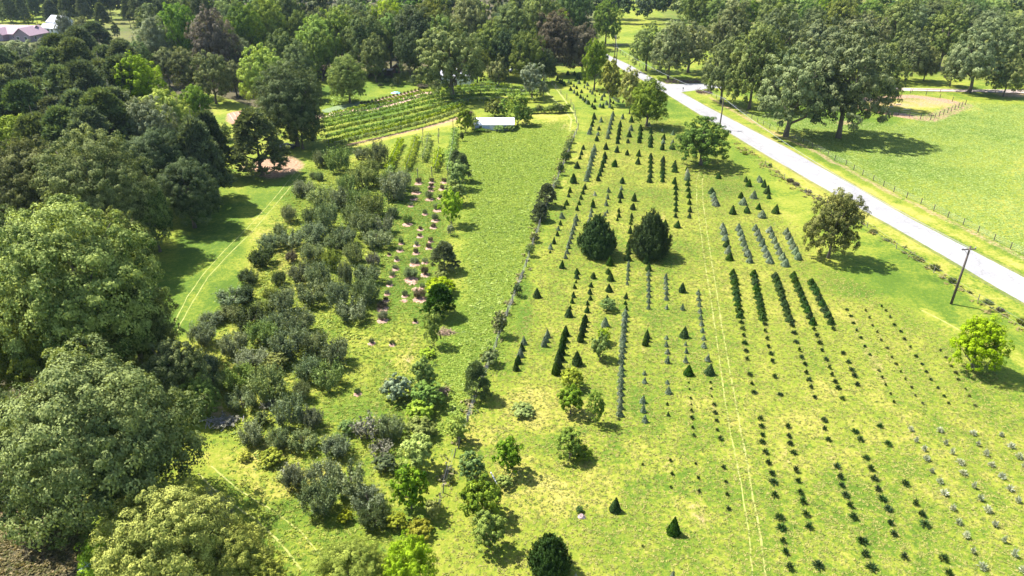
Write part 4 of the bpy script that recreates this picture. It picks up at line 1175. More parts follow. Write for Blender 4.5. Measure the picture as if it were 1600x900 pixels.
# ------------------------------------------------------------------ big trees: (crown centre x, y, crown width, height factor, mesh, leaf, label)
ZC = {'big': .92, 'mid': 1.05, 'pecan': .97, 'small': 1.1, 'pine': 1.5, 'pinefull': 1.0, 'far': 1.3}
def big(cx, cy, w_, ratio, ms, mt, label, cat='tree', name='shade_tree', group=None, trunk='tree'):
    p, r, hs = crown_fit(cx, cy, w_ * 1.12, ratio, ZC[ms])
    return plant(name, p, r, hs, ms, mt, label, cat, group, trunk if ms not in ('pine',) else 'pine')

B = [
 # left foreground wood
 (150, 690, 280, 1.22, 'big', 'olive', 'huge olive-green tree filling the left foreground, yellow-tipped crown'),
 (120, 455, 250, 1.25, 'big', 'olive', 'broad pale-topped tree behind the huge foreground one'),
 (20, 415, 150, 1.3, 'big', 'olive', 'pale tree cut by the left edge behind the broad one'),
 (205, 505, 130, 1.25, 'big', 'oak', 'dark tree standing between foreground giant and mowed clearing'),
 (40, 545, 150, 1.3, 'big', 'oak', 'dark tree left of the foreground giant at the photo edge'),
 (272, 575, 95, 1.3, 'mid', 'oak', 'small dark tree at the right shoulder of the foreground giant'),
 (-10, 680, 120, 1.3, 'big', 'dark', 'dark tree cut by the left edge beside the foreground giant'),
 (310, 620, 55, 1.2, 'mid', 'green', 'green tree wedged between orchard and foreground giant'),
 (45, 790, 90, 1.2, 'mid', 'dark', 'dark shaded tree under the left flank of the foreground giant'),
 (262, 850, 190, 1.1, 'big', 'light', 'wide yellow-green tree at the bottom left'),
 (180, 865, 110, 1.1, 'mid', 'lime', 'fresh green tree left of the wide yellow-green one'),
 (352, 880, 130, 1.0, 'big', 'light', 'light green tree at the bottom, right of the wide one'),
 (330, 800, 60, 1.1, 'mid', 'grey', 'greyish small tree on the shoulder of the wide yellow-green one'),
 (222, 782, 60, 1.2, 'mid', 'lime', 'lime-topped small tree between giant and wide yellow-green one'),
 (405, 905, 80, .9, 'mid', 'light', 'low light tree at the bottom beside the mown path'),
 (545, 898, 120, 1.0, 'big', 'light', 'pale green round tree at the bottom middle'),
 (642, 895, 75, 1.3, 'mid', 'lime', 'yellow-lime tree at the bottom, right of the round pale one'),
 # middle left wood
 (150, 300, 160, 1.3, 'big', 'pecan', 'tall grey-green tree with a pale top, middle left'),
 (40, 305, 150, 1.3, 'big', 'autumn', 'bronze-tinted dark tree at the left edge'),
 (105, 370, 90, 1.3, 'mid', 'oak', 'dark tree below the bronze-tinted one'),
 (185, 375, 90, 1.4, 'mid', 'oak', 'shaded tree at the foot of the tall grey-green one'),
 (238, 345, 60, 1.5, 'mid', 'olive', 'slim olive tree on the clearing edge'),
 (240, 262, 110, 1.3, 'big', 'dark', 'dark blue-green round tree above the clearing'),
 (292, 300, 90, 1.3, 'big', 'dark', 'dark low-branched tree reaching over the clearing'),
 (305, 225, 75, 1.6, 'pine', 'pine', 'dark pine rising behind the clearing trees'),
 (335, 270, 50, 1.4, 'mid', 'dark', 'dark tree at the clearing corner beside red soil'),
 (235, 218, 80, 1.2, 'mid', 'grey', 'pale mottled tree top behind the dark round one'),
 (25, 235, 80, 1.3, 'mid', 'lime', 'yellow-lime tree top at the left edge under the pines'),
 (5, 262, 60, 1.3, 'mid', 'grey', 'grey-green tree top at the left edge'),
 (222, 146, 78, 1.25, 'mid', 'lime', 'bright yellow-green tree among dark pines, upper one'),
 (252, 186, 88, 1.25, 'mid', 'lime', 'bright yellow-green tree among dark pines, lower one'),
 (215, 106, 50, 1.2, 'mid', 'green', 'green tree top behind the bright yellow-green pair'),
 (305, 172, 50, 1.5, 'mid', 'green', 'green tree right of the bright yellow-green pair'),
 (322, 205, 60, 1.5, 'pine', 'dark', 'very dark tree left of the red garden bed'),
 (350, 205, 22, 1.2, 'small', 'lime', 'small lime tree beside the red garden bed'),
 (412, 112, 76, 1.3, 'mid', 'lime', 'tall fresh green tree left of the bare-trunked oak'),
 (375, 95, 42, 1.3, 'mid', 'grey', 'pale grey tree left of the fresh green one'),
 (455, 160, 104, 1.3, 'big', 'dark', 'big dark spreading oak beside the vineyard'),
 (468, 195, 60, 1.1, 'mid', 'dark', 'dark lower crown at the vineyard corner'),
 (400, 226, 88, 1.0, 'pinefull', 'pine', 'open-crowned dark pine over bare red soil'),
 (480, 130, 40, 1.2, 'mid', 'oak', 'dark small tree behind the vineyard oak'),
 (543, 122, 58, 1.3, 'big', 'green', 'round dark green tree on the lawn left of the shed'),
 (705, 88, 104, 1.15, 'pecan', 'pecan', 'large spreading grey-green tree before the white building'),
 (745, 100, 40, 1.3, 'mid', 'oak', 'dark lower tree right of the white building'),
 (779, 114, 28, 1.5, 'small', 'pecan', 'small upright tree on the lawn right of the white building'),
 (832, 130, 40, 1.0, 'small', 'grey', 'low pale grey spreading tree at the vineyard end'),
 (848, 138, 20, 1.0, 'small', 'grey', 'small pale grey tree right of the low spreading one'),
 (868, 64, 64, 1.35, 'mid', 'rust', 'dark reddish-leaved tree at the wood corner'),
 (912, 72, 54, 1.3, 'mid', 'rust', 'grey-brown magnolia-like tree by the road bend'),
 (895, 28, 60, 1.3, 'mid', 'dark', 'dark tree rising behind the reddish one'),
 (948, 32, 44, 1.5, 'pecan', 'green', 'lone green tree in the bright far meadow'),
 (930, 104, 38, 1.6, 'mid', 'green', 'round green tree beside the road, farthest of the roadside ones'),
 (955, 128, 36, 1.6, 'small', 'autumn', 'pale bronze tree beside the road, second roadside one'),
 (986, 146, 34, 1.5, 'small', 'light', 'light green tree left of the dense roadside oak'),
 (1014, 160, 56, 1.15, 'mid', 'green', 'dense green roadside oak with round shadow'),
 (1100, 218, 80, .95, 'pecan', 'green', 'broad irregular tree by the road, low branches'),
 (1306, 350, 80, 1.35, 'pecan', 'autumn', 'bronze-green tree standing alone between rows and road'),
 (1532, 536, 74, 1.15, 'mid', 'lime', 'bright yellow-green round tree alone at right'),
 # pecans across the road
 (1012, 72, 52, 1.35, 'pecan', 'pecan', 'slim pecan at the meadow gate, leftmost of the grove'),
 (1048, 78, 60, 1.35, 'pecan', 'pecan', 'pecan with forked trunk beside the road junction'),
 (1080, 68, 60, 1.35, 'pecan', 'pecan', 'pecan behind the forked one'),
 (1133, 108, 64, 1.5, 'pecan', 'pecan', 'pecan beside the side-road entrance'),
 (1180, 105, 80, 1.5, 'pecan', 'pecan', 'large pecan right of the side-road entrance'),
 (1242, 135, 112, 1.3, 'pecan', 'pecan', 'huge pecan throwing a long shadow on the pasture, left one'),
 (1330, 125, 130, 1.3, 'pecan', 'pecan', 'widest pecan of the grove, beside the fenced pen'),
 (1375, 120, 70, 1.3, 'pecan', 'pecan', 'pecan overhanging the fenced pen'),
 (1290, 80, 90, 1.35, 'pecan', 'pecan', 'pecan behind the two huge ones'),
 (1215, 65, 80, 1.35, 'pecan', 'pecan', 'pecan behind the huge left one'),
 (1140, 55, 70, 1.35, 'pecan', 'pecan', 'pecan behind the side-road entrance'),
 (1345, 65, 80, 1.35, 'pecan', 'pecan', 'pecan behind the widest one'),
 (1425, 85, 56, 1.35, 'pecan', 'pecan', 'pecan above the gravel lane, left end'),
 (1400, 50, 70, 1.35, 'pecan', 'oak', 'dark pecan set back left of the lane'),
 (1491, 108, 34, 1.3, 'mid', 'dark', 'small dark round tree in the shade by the lane'),
 (1532, 85, 80, 1.35, 'pecan', 'pecan', 'tall pecan with pale forked trunk by the lane'),
 (1578, 118, 46, 1.3, 'pecan', 'pecan', 'low-crowned pecan at the right end of the lane'),
 (1590, 70, 70, 1.35, 'pecan', 'pecan', 'pecan cut by the right edge'),
 (1480, 55, 70, 1.35, 'pecan', 'oak', 'pecan in deep shade behind the small dark tree'),
 (1450, 100, 34, 1.4, 'pecan', 'pecan', 'short pecan beside the lane, left'),
 # top left
 (232, 25, 26, 1.5, 'mid', 'pecan', 'round pale tree at the far lawn edge'),
 (102, 48, 26, 1.8, 'mid', 'grey', 'grey-green tree beside the white farmhouse'),
 (42, 28, 20, 1.0, 'small', 'light', 'small pale tree behind the pink-roofed house'),
 (14, 24, 16, 1.2, 'small', 'oak', 'small dark tree left behind the pink-roofed house'),
 (32, 90, 56, .9, 'mid', 'pecan', 'pale leafy tree before the pink-roofed house'),
 (75, 78, 40, .9, 'mid', 'grey', 'grey leafy tree right of the pale one before the house'),
 (5, 92, 50, .9, 'mid', 'grey', 'grey leafy tree at the left edge below the house'),
 (130, 42, 30, 1.2, 'mid', 'autumn', 'bronze-topped tree right of the white farmhouse'),
 (150, 62, 48, .9, 'pine', 'pine', 'dark pine beside the far lawn'),
 (188, 74, 44, .9, 'pine', 'pine', 'dark pine at the corner of the far lawn'),
 (181, 48, 12, 1.8, 'small', 'dark', 'small dark conifer on the far lawn'),
]
for q in B: big(*q)

# pine block on the left: rows of pines counted from the top
PB = [[(14, 124), (56, 116), (95, 98), (130, 92), (165, 98), (195, 104)], [(5, 128), (45, 125), (85, 122), (125, 118), (160, 125), (192, 132)],
      [(18, 158), (60, 154), (102, 152), (140, 156), (180, 168)], [(0, 190), (45, 188), (88, 186), (130, 192), (168, 202)], [(60, 215), (105, 220), (145, 228)]]
for i, rw in enumerate(PB):
    for j, (x, y) in enumerate(rw):
        big(x, y, 68 + i * 5 + random.uniform(-5, 5), 1.15, 'pine', 'pine', f"dark pine, {ordw(j)} from left, {ordw(i)} row of the left pine block", 'pine', 'pine_tree', 'pines of the left block')

# wood behind the lawn and vineyard: the front edge, then rows behind it
FRONT = [(245, 75, 52, 'grey'), (285, 66, 56, 'green'), (258, 100, 40, 'pecan'), (292, 112, 46, 'oak'), (335, 75, 64, 'rust'), (330, 118, 50, 'oak'), (365, 118, 36, 'pecan'), (385, 60, 50, 'green'), (440, 85, 50, 'oak'), (432, 55, 40, 'lime'),
         (465, 105, 44, 'oak'), (495, 65, 62, 'lime'), (500, 90, 40, 'green'), (530, 60, 60, 'green'), (572, 65, 60, 'oak'), (608, 60, 58, 'green'), (645, 60, 62, 'dark'), (640, 92, 40, 'dark'), (585, 92, 40, 'oak'), (675, 40, 54, 'oak'),
         (735, 42, 56, 'pecan'), (765, 70, 56, 'oak'), (800, 55, 60, 'green'), (825, 85, 50, 'oak'), (790, 88, 40, 'dark'), (845, 40, 60, 'oak'), (850, 98, 34, 'dark')]
for j, (x, y, w_, mt) in enumerate(sorted(FRONT)):
    big(x, y, w_ * 1.08, 1.4, 'mid', mt, f"{ {'grey':'greyish','green':'fresh green','pecan':'grey-green','oak':'mid-green','rust':'brownish','lime':'yellow-green','dark':'dark'}[mt]} tree at the wood's front edge, {ordw(j)} from left", 'tree', 'woodland_tree', 'front edge of the wood')

def backrow(idx, ypx_ground, x0, x1, step, h, r, mats, where, cat='tree', name='woodland_tree', ms='far', trunk=None, jit=.35, zoff=0):
    y = G(800, ypx_ground).y + zoff
    d = y * cp + (H - 14) * sp
    X0, X1 = (x0 - 800) * d / F, (x1 - 800) * d / F
    n = max(1, int((X1 - X0) / step))
    for j in range(n):
        X = X0 + (j + .5) * (X1 - X0) / n + random.uniform(-jit, jit) * step
        rr = r * random.uniform(.8, 1.25); hh = h * random.uniform(.82, 1.18)
        mt = random.choice(mats)
        p = (X, y + random.uniform(-jit, jit) * step * 1.2)
        lab = f"{ordw(j)} tree from the left, {where}"
        unit_h = {'far': 2.6, 'mid': 2.2, 'pine': 2.5, 'pecan': 2.1}[ms]
        if trunk is None: solo(name, p, rr, hh / unit_h, ms, FM[mt], lab, cat, where)
        else: plant(name, p, rr, hh / unit_h, ms, mt, lab, cat, where, trunk)
mixA = ['oak', 'green', 'oak', 'dark', 'pecan', 'lime']
backrow(0, 92, 225, 900, 9.5, 20, 6.3, mixA, 'first hidden row inside the back wood', ms='mid')
backrow(1, 78, 225, 890, 11, 21, 6.6, mixA, 'second hidden row inside the back wood', ms='mid')
backrow(2, 66, 230, 880, 12, 21, 6.8, ['oak', 'dark', 'green'], 'third hidden row inside the back wood')
backrow(3, 54, 250, 900, 13, 22, 7.2, ['oak', 'dark', 'green'], 'fourth hidden row inside the back wood')
backrow(4, 70, 1120, 1620, 12, 18, 7.2, ['pecan', 'oak', 'pecan'], 'first row behind the pecan grove', ms='mid')
backrow(5, 55, 1060, 1640, 13, 19, 7.4, ['pecan', 'oak', 'green'], 'second row behind the pecan grove', ms='mid')
backrow(6, 42, 1040, 1660, 14, 20, 7.6, ['oak', 'pecan', 'green'], 'third row behind the pecan grove')
# pines on the far lawn at top left, trunks visible
backrow(7, 44, -40, 268, 10, 17, 4.2, ['pine', 'pine', 'dark'], 'front row of the far pine plantation', 'pine', 'pine_tree', 'pine', 'pine')
backrow(8, 36, -60, 268, 10, 18, 4.4, ['pine', 'dark'], 'second row of the far pine plantation', 'pine', 'pine_tree', 'pine', 'pine')
backrow(9, 29, -80, 280, 11, 18, 4.6, ['pine', 'dark'], 'third row of the far pine plantation', 'pine', 'pine_tree', 'pine', 'pine')
# the farthest tree line
backrow(10, 36, 905, 1080, 9, 17, 5.5, ['far', 'dark'], 'tree line behind the bright meadow')
backrow(11, 30, 890, 1120, 11, 19, 6.5, ['far', 'dark'], 'second line behind the bright meadow')
backrow(12, 22, -120, 420, 13, 21, 7.5, ['far', 'dark'], 'distant line above the far pines')
backrow(13, 12, -150, 1750, 16, 23, 9, ['far', 'dark'], 'last but one line at the top')
backrow(14, 2, -200, 1800, 18, 26, 10, ['far', 'dark'], 'last line of trees at the top')
backrow(15, -9, -200, 1800, 22, 30, 12, ['far', 'dark'], 'farthest line glimpsed at the very top')

# ------------------------------------------------------------------ vineyard
def polyline(P, t):
    """point at fraction t of a ground polyline given in photo coordinates"""
    W = [G(*q) for q in P]
    L = [(b - a).length for a, b in zip(W[:-1], W[1:])]
    s = t * sum(L)
    for a, b, l in zip(W[:-1], W[1:], L):
        if s <= l: return a.lerp(b, s / l), (b - a).normalized()
        s -= l
    return W[-1], (W[-1] - W[-2]).normalized()
def plen(P):
    W = [G(*q) for q in P]
    return sum((b - a).length for a, b in zip(W[:-1], W[1:]))
POSTM = simple('post_wood', (.20, .17, .14), (.10, .08, .07), 5, .9)
def vine_row(P, label, hgt=1.6, wid=1.05, dens=26, leaf=.24, gaps=.22, group='curved vineyard rows', mat='vine', cat='vine row', post=6.0):
    L = plen(P)
    n = int(L * dens)
    ts = rng.random(n)
    ph = rng.uniform(0, 50)
    C, T = [], []
    for t in ts:
        s = t * L
        thick = .55 + .45 * math.sin(s * 1.9 + ph) * math.sin(s * .63 + ph * 2)
        if thick < gaps and random.random() < .75: continue
        q, d = polyline(P, t)
        nrm = Vector((-d.y, d.x, 0))
        o = nrm * random.gauss(0, wid * .34 * (.5 + thick))
        z = hgt * (.45 + .5 * random.random() * (.7 + thick * .5))
        C.append((q.x + o.x, q.y + o.y, z)); T.append(.45 + .2 * math.sin(s * 2.3 + ph) + random.gauss(0, .18))
    C = np.array(C)
    Nn = rng.normal(size=C.shape) + np.array([0, 0, .8])
    q0, _ = polyline(P, .5)
    t = empty('vine_row', (q0.x, q0.y, 0))
    tag(t, label, cat, group)
    C = C - np.array([q0.x, q0.y, 0])
    me = leaf_mesh('vine_foliage', C, Nn, leaf * rng.uniform(.6, 1.3, len(C)), .7, np.array(T))
    link('foliage', me, t, FM[mat])
    k = max(2, int(L / post) + 1)
    for i in range(k):
        q, d = polyline(P, i / (k - 1))
        m = MB(); m.tube([(q.x - q0.x, q.y - q0.y, -.1), (q.x - q0.x, q.y - q0.y, hgt + .15)], .07, 6)
        m.build('post', POSTM, t)
    m = MB()
    for zf in (.75, 1.0):
        m.tube([(polyline(P, i / 10)[0] - q0) + Vector((0, 0, hgt * zf)) for i in range(11)], .02, 4)
    m.build('wire', WIRE, t)
    return t
V = [
 [(524, 232), (560, 222), (600, 212), (650, 200), (690, 189), (722, 177)],
 [(514, 228), (560, 215), (600, 206), (650, 194), (690, 181), (722, 168)],
 [(510, 220), (560, 207), (620, 195), (680, 179), (712, 168), (728, 160)],
 [(507, 211), (560, 199), (620, 187), (680, 172), (720, 162), (765, 161), (850, 160)],
 [(505, 204), (560, 191), (620, 178), (680, 163), (720, 154), (770, 153), (846, 154)],
 [(505, 197), (560, 184), (620, 171), (680, 156), (720, 149), (770, 146), (850, 148)],
 [(505, 191), (560, 178), (620, 164), (670, 152), (720, 144), (760, 141), (820, 143)],
 [(505, 186), (560, 173), (610, 161), (660, 149), (700, 142), (745, 137), (800, 138)]]
for i, P in enumerate(V):
    vine_row(P, f"long curved vine row, {ordw(i, 'nearest')} to the red-soil edge of the vineyard", dens=46)
# trellis rows of berries in the orchard lanes
TV = [[(627, 225), (618, 245), (608, 268)], [(651, 220), (645, 242), (636, 268)], [(670, 218), (666, 238), (661, 254)], [(686, 240), (684, 255), (680, 270)], [(711, 208), (707, 235), (700, 272)], [(612, 268), (605, 280)]]
for i, P in enumerate(TV):
    vine_row(P, f"bright leafy trellis row in the lanes, {ordw(i)} from the left" if i < 5 else "short leafy trellis row ending in the orchard", 1.7, 1.1, 70, .2, .05, 'leafy trellis rows', 'lime', 'berry row', 5.0)
for i, (x, y) in enumerate(((661, 214), (686, 214), (708, 201), (660, 228), (685, 224), (675, 276), (700, 278), (653, 279))):
    p = G(x, y); m = MB(); m.tube([(0, 0, -.2), (0, 0, 2.3)], .09, 7); m.box((0, 0, 1.9), (.7, .07, .07)); m.box((0, 0, 2.32), (.2, .2, .03))
    o = m.build('trellis_post', WOODGREY); o.location = p
    tag(o, f"bare wooden trellis post in the lanes, {ordw(i)} of eight going down", 'post', 'bare trellis posts')
# hedge of small plants beyond the hay field
for i in range(12):
    q = G(824 + i * 5.6, 177 - .1 * i + random.uniform(-.6, .6))
    big_ = 1.9 if i in (8, 9) else 1.0
    r = random.uniform(1.0, 1.4) * (1.35 if big_ > 1 else 1)
    plant('bush', q, r, random.uniform(.9, 1.2) * big_ * .9, 'small', 'green' if i % 3 else 'bushg', f"small bush edging the hay field, {ordw(i)} from the left", 'bush', 'low hedge beyond the hay field', 'bush')
# rows of staked garden plants
k = 0
for i in range(17):
    for j in range(3):
        x = 565 + i * 5.6 + j * 3.2; y = 163.8 - i * 1.38 + j * 2.9
        if j == 2 and i > 13: continue
        p = G(x, y)
        m = MB(); m.tube([(0, 0, -.05), (0, 0, 1.25)], .03, 5)
        t = empty('garden_plant', p)
        tag(t, f"dark staked garden plant on pinkish soil, {ordw(i)} from left in {ordw(j, 'back') if j == 0 else ('middle' if j == 1 else 'front')} row", 'garden plant', 'staked plants of the vegetable garden')
        m.build('stake', POSTM, t)
        _k[0] += 1
        o = link('foliage', MS['star'][_k[0] % 3], t, FM['rust' if (i + j) % 3 == 0 else 'oak'])
        o.scale = (.72, .72, .95)
GARD = simple('garden_soil', (.50, .34, .25), (.32, .19, .13), 1.2, .95, .03)
strip('garden_soil', [(556, 166), (600, 153), (640, 143), (655, 140)], [(580, 176), (620, 164), (660, 151), (682, 145)], .010, GARD, jag=.3)
strip('garden_path', [(462, 186), (505, 178), (560, 168)], [(468, 192), (512, 183), (580, 171)], .006, GARD, jag=.3)
GREENBED = simple('grey_green_bed', (.17, .22, .09), (.09, .13, .05), 2.2, .95, .05)
strip('planted_bed', [(502, 172), (530, 164), (560, 158)], [(508, 178), (540, 170), (568, 163)], .006, GREENBED, jag=.4)
REDBED = simple('red_garden_soil', (.42, .20, .13), (.26, .11, .075), 1.4, .95, .03)
strip('red_garden_bed', [(354, 178), (364, 175), (384, 172)], [(366, 200), (376, 194), (392, 180)], .010, REDBED, jag=.2)
for i in range(4):
    a, b = G(358 + i * 7, 178 - i * 1.3), G(370 + i * 6, 196 - i * 3.4)
    m = MB(); m.tube([(0, 0, 0), ((b - a).x, (b - a).y, .02)], .16, 6)
    o = m.build('soil_ridge', GARD); o.location = a; tag(o, kind='structure')
# small garden shrubs on the lawn before the shed
for x, y, w_, h_, mt, lab in ((542, 152, 14, 13, 'green', 'small round shrub on the oval flower bed'), (595, 139, 9, 10, 'dark', 'dark small shrub below the shed'), (612, 139, 6, 7, 'bushg', 'tiny shrub between the two dark ones below the shed'),
        (621, 138, 11, 14, 'dark', 'dark shrub right of the tiny one below the shed'), (646, 136, 13, 18, 'bush', 'grey-green young tree left of the spreading tree'), (605, 130, 8, 9, 'bushg', 'thin young tree before the shed'),
        (661, 142, 18, 9, 'rust', 'brownish low bush beside the spreading tree'), (680, 142, 16, 13, 'oak', 'dark bush under the spreading tree'), (700, 141, 34, 10, 'dark', 'low dark bushes at the foot of the spreading tree'),
        (861, 101, 18, 10, 'green', 'clipped round green hedge bush at the wood corner'), (849, 108, 12, 8, 'dark', 'dark small bush left of the clipped one'), (851, 100, 8, 6, 'dark', 'little dark bush behind the clipped one'),
        (872, 99, 6, 4, 'dark', 'little dark bush right of the clipped one'), (884, 100, 7, 4, 'rust', 'little brownish bush further right of the clipped one'), (890, 98, 6, 5, 'rust', 'brown small bush before the reddish tree'),
        (907, 106, 12, 8, 'rust', 'brown bush left of the round roadside tree'), (845, 124, 14, 14, 'blue', 'blue-grey bush behind the low pale spreading tree'), (815, 121, 26, 8, 'dark', 'dark low bush by the parked cars'),
        (832, 103, 14, 14, 'red', 'red-leaved small tree by the parked cars')):
    S1(x, y, w_, h_, 'small', mt, lab)
# oval flower bed of pale weeds
tufts('flower_bed_plants', [(502, 154), (520, 148), (545, 149), (562, 153), (556, 160), (525, 165), (504, 163)], 900, .42, FM['lime'], hgt=.6)
# shrubs round the white-roofed barn
for x, y, w_, h_, mt, lab in ((727, 214, 24, 34, 'green', 'green bush at the left end of the white-roofed barn'), (739, 208, 20, 26, 'bushg', 'pale bush behind the left end of the barn'), (750, 210, 16, 11, 'green', 'low bush along the barn front, left'),
        (762, 209, 10, 7, 'green', 'low bush along the barn front, middle'), (782, 210, 18, 12, 'green', 'low bush along the barn front, right'), (797, 209, 16, 13, 'green', 'low bush at the right corner of the barn front'),
        (773, 190, 30, 38, 'oak', 'dark pointed bushy tree behind the barn'), (791, 190, 26, 30, 'green', 'green bush behind the barn, middle'), (809, 203, 32, 44, 'green', 'tallest green bush at the right end of the barn'), (822, 202, 20, 32, 'green', 'green bush outside the right end of the barn')):
    S1(x, y, w_, h_, 'small', mt, lab, 'bush', 'bush')
S1(722, 222, 6, 18, 'small', 'dark', 'narrow dark bush on the post below the barn', 'bush', 'bush')
S1(728, 185, 22, 12, 'small', 'rust', 'brownish bush at the vineyard corner left of the barn', 'bush', 'bush')

# ------------------------------------------------------------------ buildings
ROOFP = simple('pinkish_shingles', (.33, .22, .25), (.25, .16, .19), 2.5, .8, .02)
WALLP = simple('mauve_brick', (.30, .23, .27), (.22, .16, .19), 6, .9)
ROOFW = simple('white_metal_roof', (.66, .66, .66), (.48, .48, .49), .8, .5)
ROOFG = simple('pale_roof_shingles', (.42, .42, .45), (.34, .34, .38), 2, .8)
WALLW = simple('pale_siding', (.62, .64, .68), (.50, .52, .56), 3, .7)
WALLB = simple('blue_white_sheet_wall', (.42, .48, .66), (.32, .38, .55), 1.2, .6)
GLASS = simple('dark_glass', (.05, .06, .08), (.03, .04, .05), 2, .15)
DARKW = simple('dark_shed_boards', (.09, .06, .055), (.04, .03, .03), 5, .9)
SHEDR = simple('grey_shed_roof', (.42, .40, .45), (.30, .28, .32), 2, .6)
def gable(m, c, L, W, h0, h1, rz, over=.4, th=.18, mi=0):
    """gable roof with thickness; ridge along local x"""
    M = Matrix.Translation(c) @ Matrix.Rotation(rz, 4, 'Z')
    x = L / 2 + over; y = W / 2 + over; e = h0 - (h1 - h0) * over / (W / 2)
    up = [(-x, -y, e), (x, -y, e), (x, 0, h1), (-x, 0, h1), (x, y, e), (-x, y, e)]
    v = [M @ Vector(q) for q in up] + [M @ Vector((q[0], q[1], q[2] - th)) for q in up]
    m.add(v, [(0, 1, 2, 3), (3, 2, 4, 5), (7, 6, 9, 8), (8, 9, 11, 10), (0, 6, 7, 1), (1, 7, 8, 2), (2, 8, 10, 4), (4, 10, 11, 5), (5, 11, 9, 3), (3, 9, 6, 0)], mi)
def walls(m, c, L, W, h0, h1, rz):
    M = Matrix.Translation(c) @ Matrix.Rotation(rz, 4, 'Z')
    x, y = L / 2, W / 2; k = .2
    v = [(-x, -y, -.1), (x, -y, -.1), (x, y, -.1), (-x, y, -.1), (-x, -y, h0 - k), (x, -y, h0 - k), (x, y, h0 - k), (-x, y, h0 - k), (-x, 0, h1 - k), (x, 0, h1 - k)]
    m.add([M @ Vector(q) for q in v], [(0, 1, 5, 4), (2, 3, 7, 6), (1, 2, 6, 9, 5), (3, 0, 4, 8, 7), (4, 5, 9, 8), (6, 7, 8, 9), (3, 2, 1, 0)])
def windows(t, mat, frame, spots, w_, h_, rz=0):
    for (x, y, z, ax) in spots:
        m = MB(); m.box((x, y, z), (w_ + .2, .10, h_ + .2) if ax == 'x' else (.10, w_ + .2, h_ + .2))
        f = m.build('window', frame, t)
        m = MB(); o_ = -.04 if ax == 'x' else .04
        m.box((x, y + (o_ if ax == 'x' else 0), z) if ax == 'x' else (x + o_, y, z), (w_, .08, h_) if ax == 'x' else (.08, w_, h_))
        m.build('pane', mat, f)
p = G(30, 62)
t = empty('house', p, R(-8)); tag(t, 'low house with a pinkish shingle roof at the upper left', 'house')
m = MB(); walls(m, (-4, 3, 0), 24, 10, 3.0, 6.2, 0); walls(m, (7.2, -.2, 0), 12, 8.4, 3.0, 6.0, R(90)); walls(m, (-6.5, -2.2, 0), 6, 6, 3.0, 5.4, R(90)); m.build('wall', WALLP, t)
m = MB(); gable(m, (-4, 3, 0), 24, 10, 3.0, 6.2, 0); gable(m, (7.2, -.2, .03), 12, 8.4, 3.0, 6.0, R(90)); gable(m, (-6.5, -2.2, .02), 6, 6, 3.0, 5.4, R(90)); m.build('roof', ROOFP, t)
windows(t, GLASS, WHITEP, [(5.2, -6.24, 1.6, 'x'), (9.2, -6.24, 1.6, 'x'), (-.5, -2.04, 1.6, 'x'), (-6.5, -5.24, 1.6, 'x'), (11.44, -3, 1.6, 'y'), (11.44, 2, 1.6, 'y')], 1.3, 1.3)
m = MB(); m.box((1.8, -2.08, 1.1), (1.1, .1, 2.2)); m.build('door', DARKW, t)
p = G(90, 50)
t = empty('farmhouse', p, R(-20)); tag(t, 'two-level white farmhouse right of the pink-roofed house', 'house')
m = MB(); walls(m, (0, 3, 0), 9, 8, 5.0, 7.6, 0); walls(m, (1, -3, 0), 10, 5, 2.8, 4.0, 0); m.build('wall', WALLW, t)
m = MB(); gable(m, (0, 3, 0), 9, 8, 5.0, 7.6, 0); gable(m, (1, -3, 0), 10, 5, 2.8, 4.4, 0); m.build('roof', ROOFG, t)
windows(t, GLASS, WHITEP, [(-2, -5.54, 1.5, 'x'), (3.5, -5.54, 1.5, 'x'), (4.54, 3, 3.6, 'y')], 1.1, 1.2)
m = MB(); m.box((.8, -5.54, 1.05), (1.0, .1, 2.1)); m.build('door', DARKW, t)
# white-roofed barn beyond the hay field
pa, pb = G(742, 203), G(802, 203)
L = (pb - pa).length
t = empty('barn', pa.lerp(pb, .5) + Vector((0, 2.2, 0)), 0); tag(t, 'long low barn with a white roof and blue-white walls above the hay field', 'barn')
m = MB(); walls(m, (0, 0, 0), L, 5.4, 1.7, 2.8, 0); m.build('wall', WALLB, t)
m = MB(); gable(m, (0, 0, 0), L, 5.4, 1.7, 2.8, 0, .3, .12); m.build('roof', ROOFW, t)
m = MB(); m.box((-.4, -2.74, .7), (1.6, .1, 1.4)); m.build('door', WALLW, t)
windows(t, GLASS, WHITEP, [(-3.6, -2.75, .95, 'x'), (3.4, -2.75, .95, 'x')], .8, .5)
# open shed at the wood edge
p = G(594, 122)
t = empty('shed', p, R(2)); tag(t, 'open-fronted dark shed with a grey roof at the wood edge', 'shed')
m = MB(); m.box((0, 4.6, 1.1), (8.2, .15, 2.2)); m.box((-4.1, 2.4, 1.1), (.15, 4.3, 2.2)); m.box((4.1, 2.4, 1.1), (.15, 4.3, 2.2)); m.build('wall', DARKW, t)
for x in (-3.9, -1.3, 1.3, 3.9):
    m = MB(); m.tube([(x, 0, -.1), (x, 0, 2.5)], .1, 6); m.build('post', DARKW, t)
M = MB(); M.box((0, 2.3, 2.56), (9, 5.6, .1), mat=Matrix.Rotation(R(-4), 4, 'X')); M.build('roof', SHEDR, t)
p = G(500, 122)
t = empty('outbuilding', p, R(10)); tag(t, 'dark outbuilding with a reddish gable behind the round lawn tree', 'shed')
m = MB(); walls(m, (0, 3, 0), 6, 5, 2.5, 4, R(90)); m.build('wall', DARKW, t)
m = MB(); gable(m, (0, 3, 0), 6, 5, 2.5, 4, R(90), .3); m.build('roof', simple('reddish_roof', (.35, .20, .17), (.24, .13, .11), 2, .8), t)
m = MB(); m.box((0, -.05, 1), (1.2, .1, 2.0)); m.build('door', GLASS, t)
p = G(620, 114)
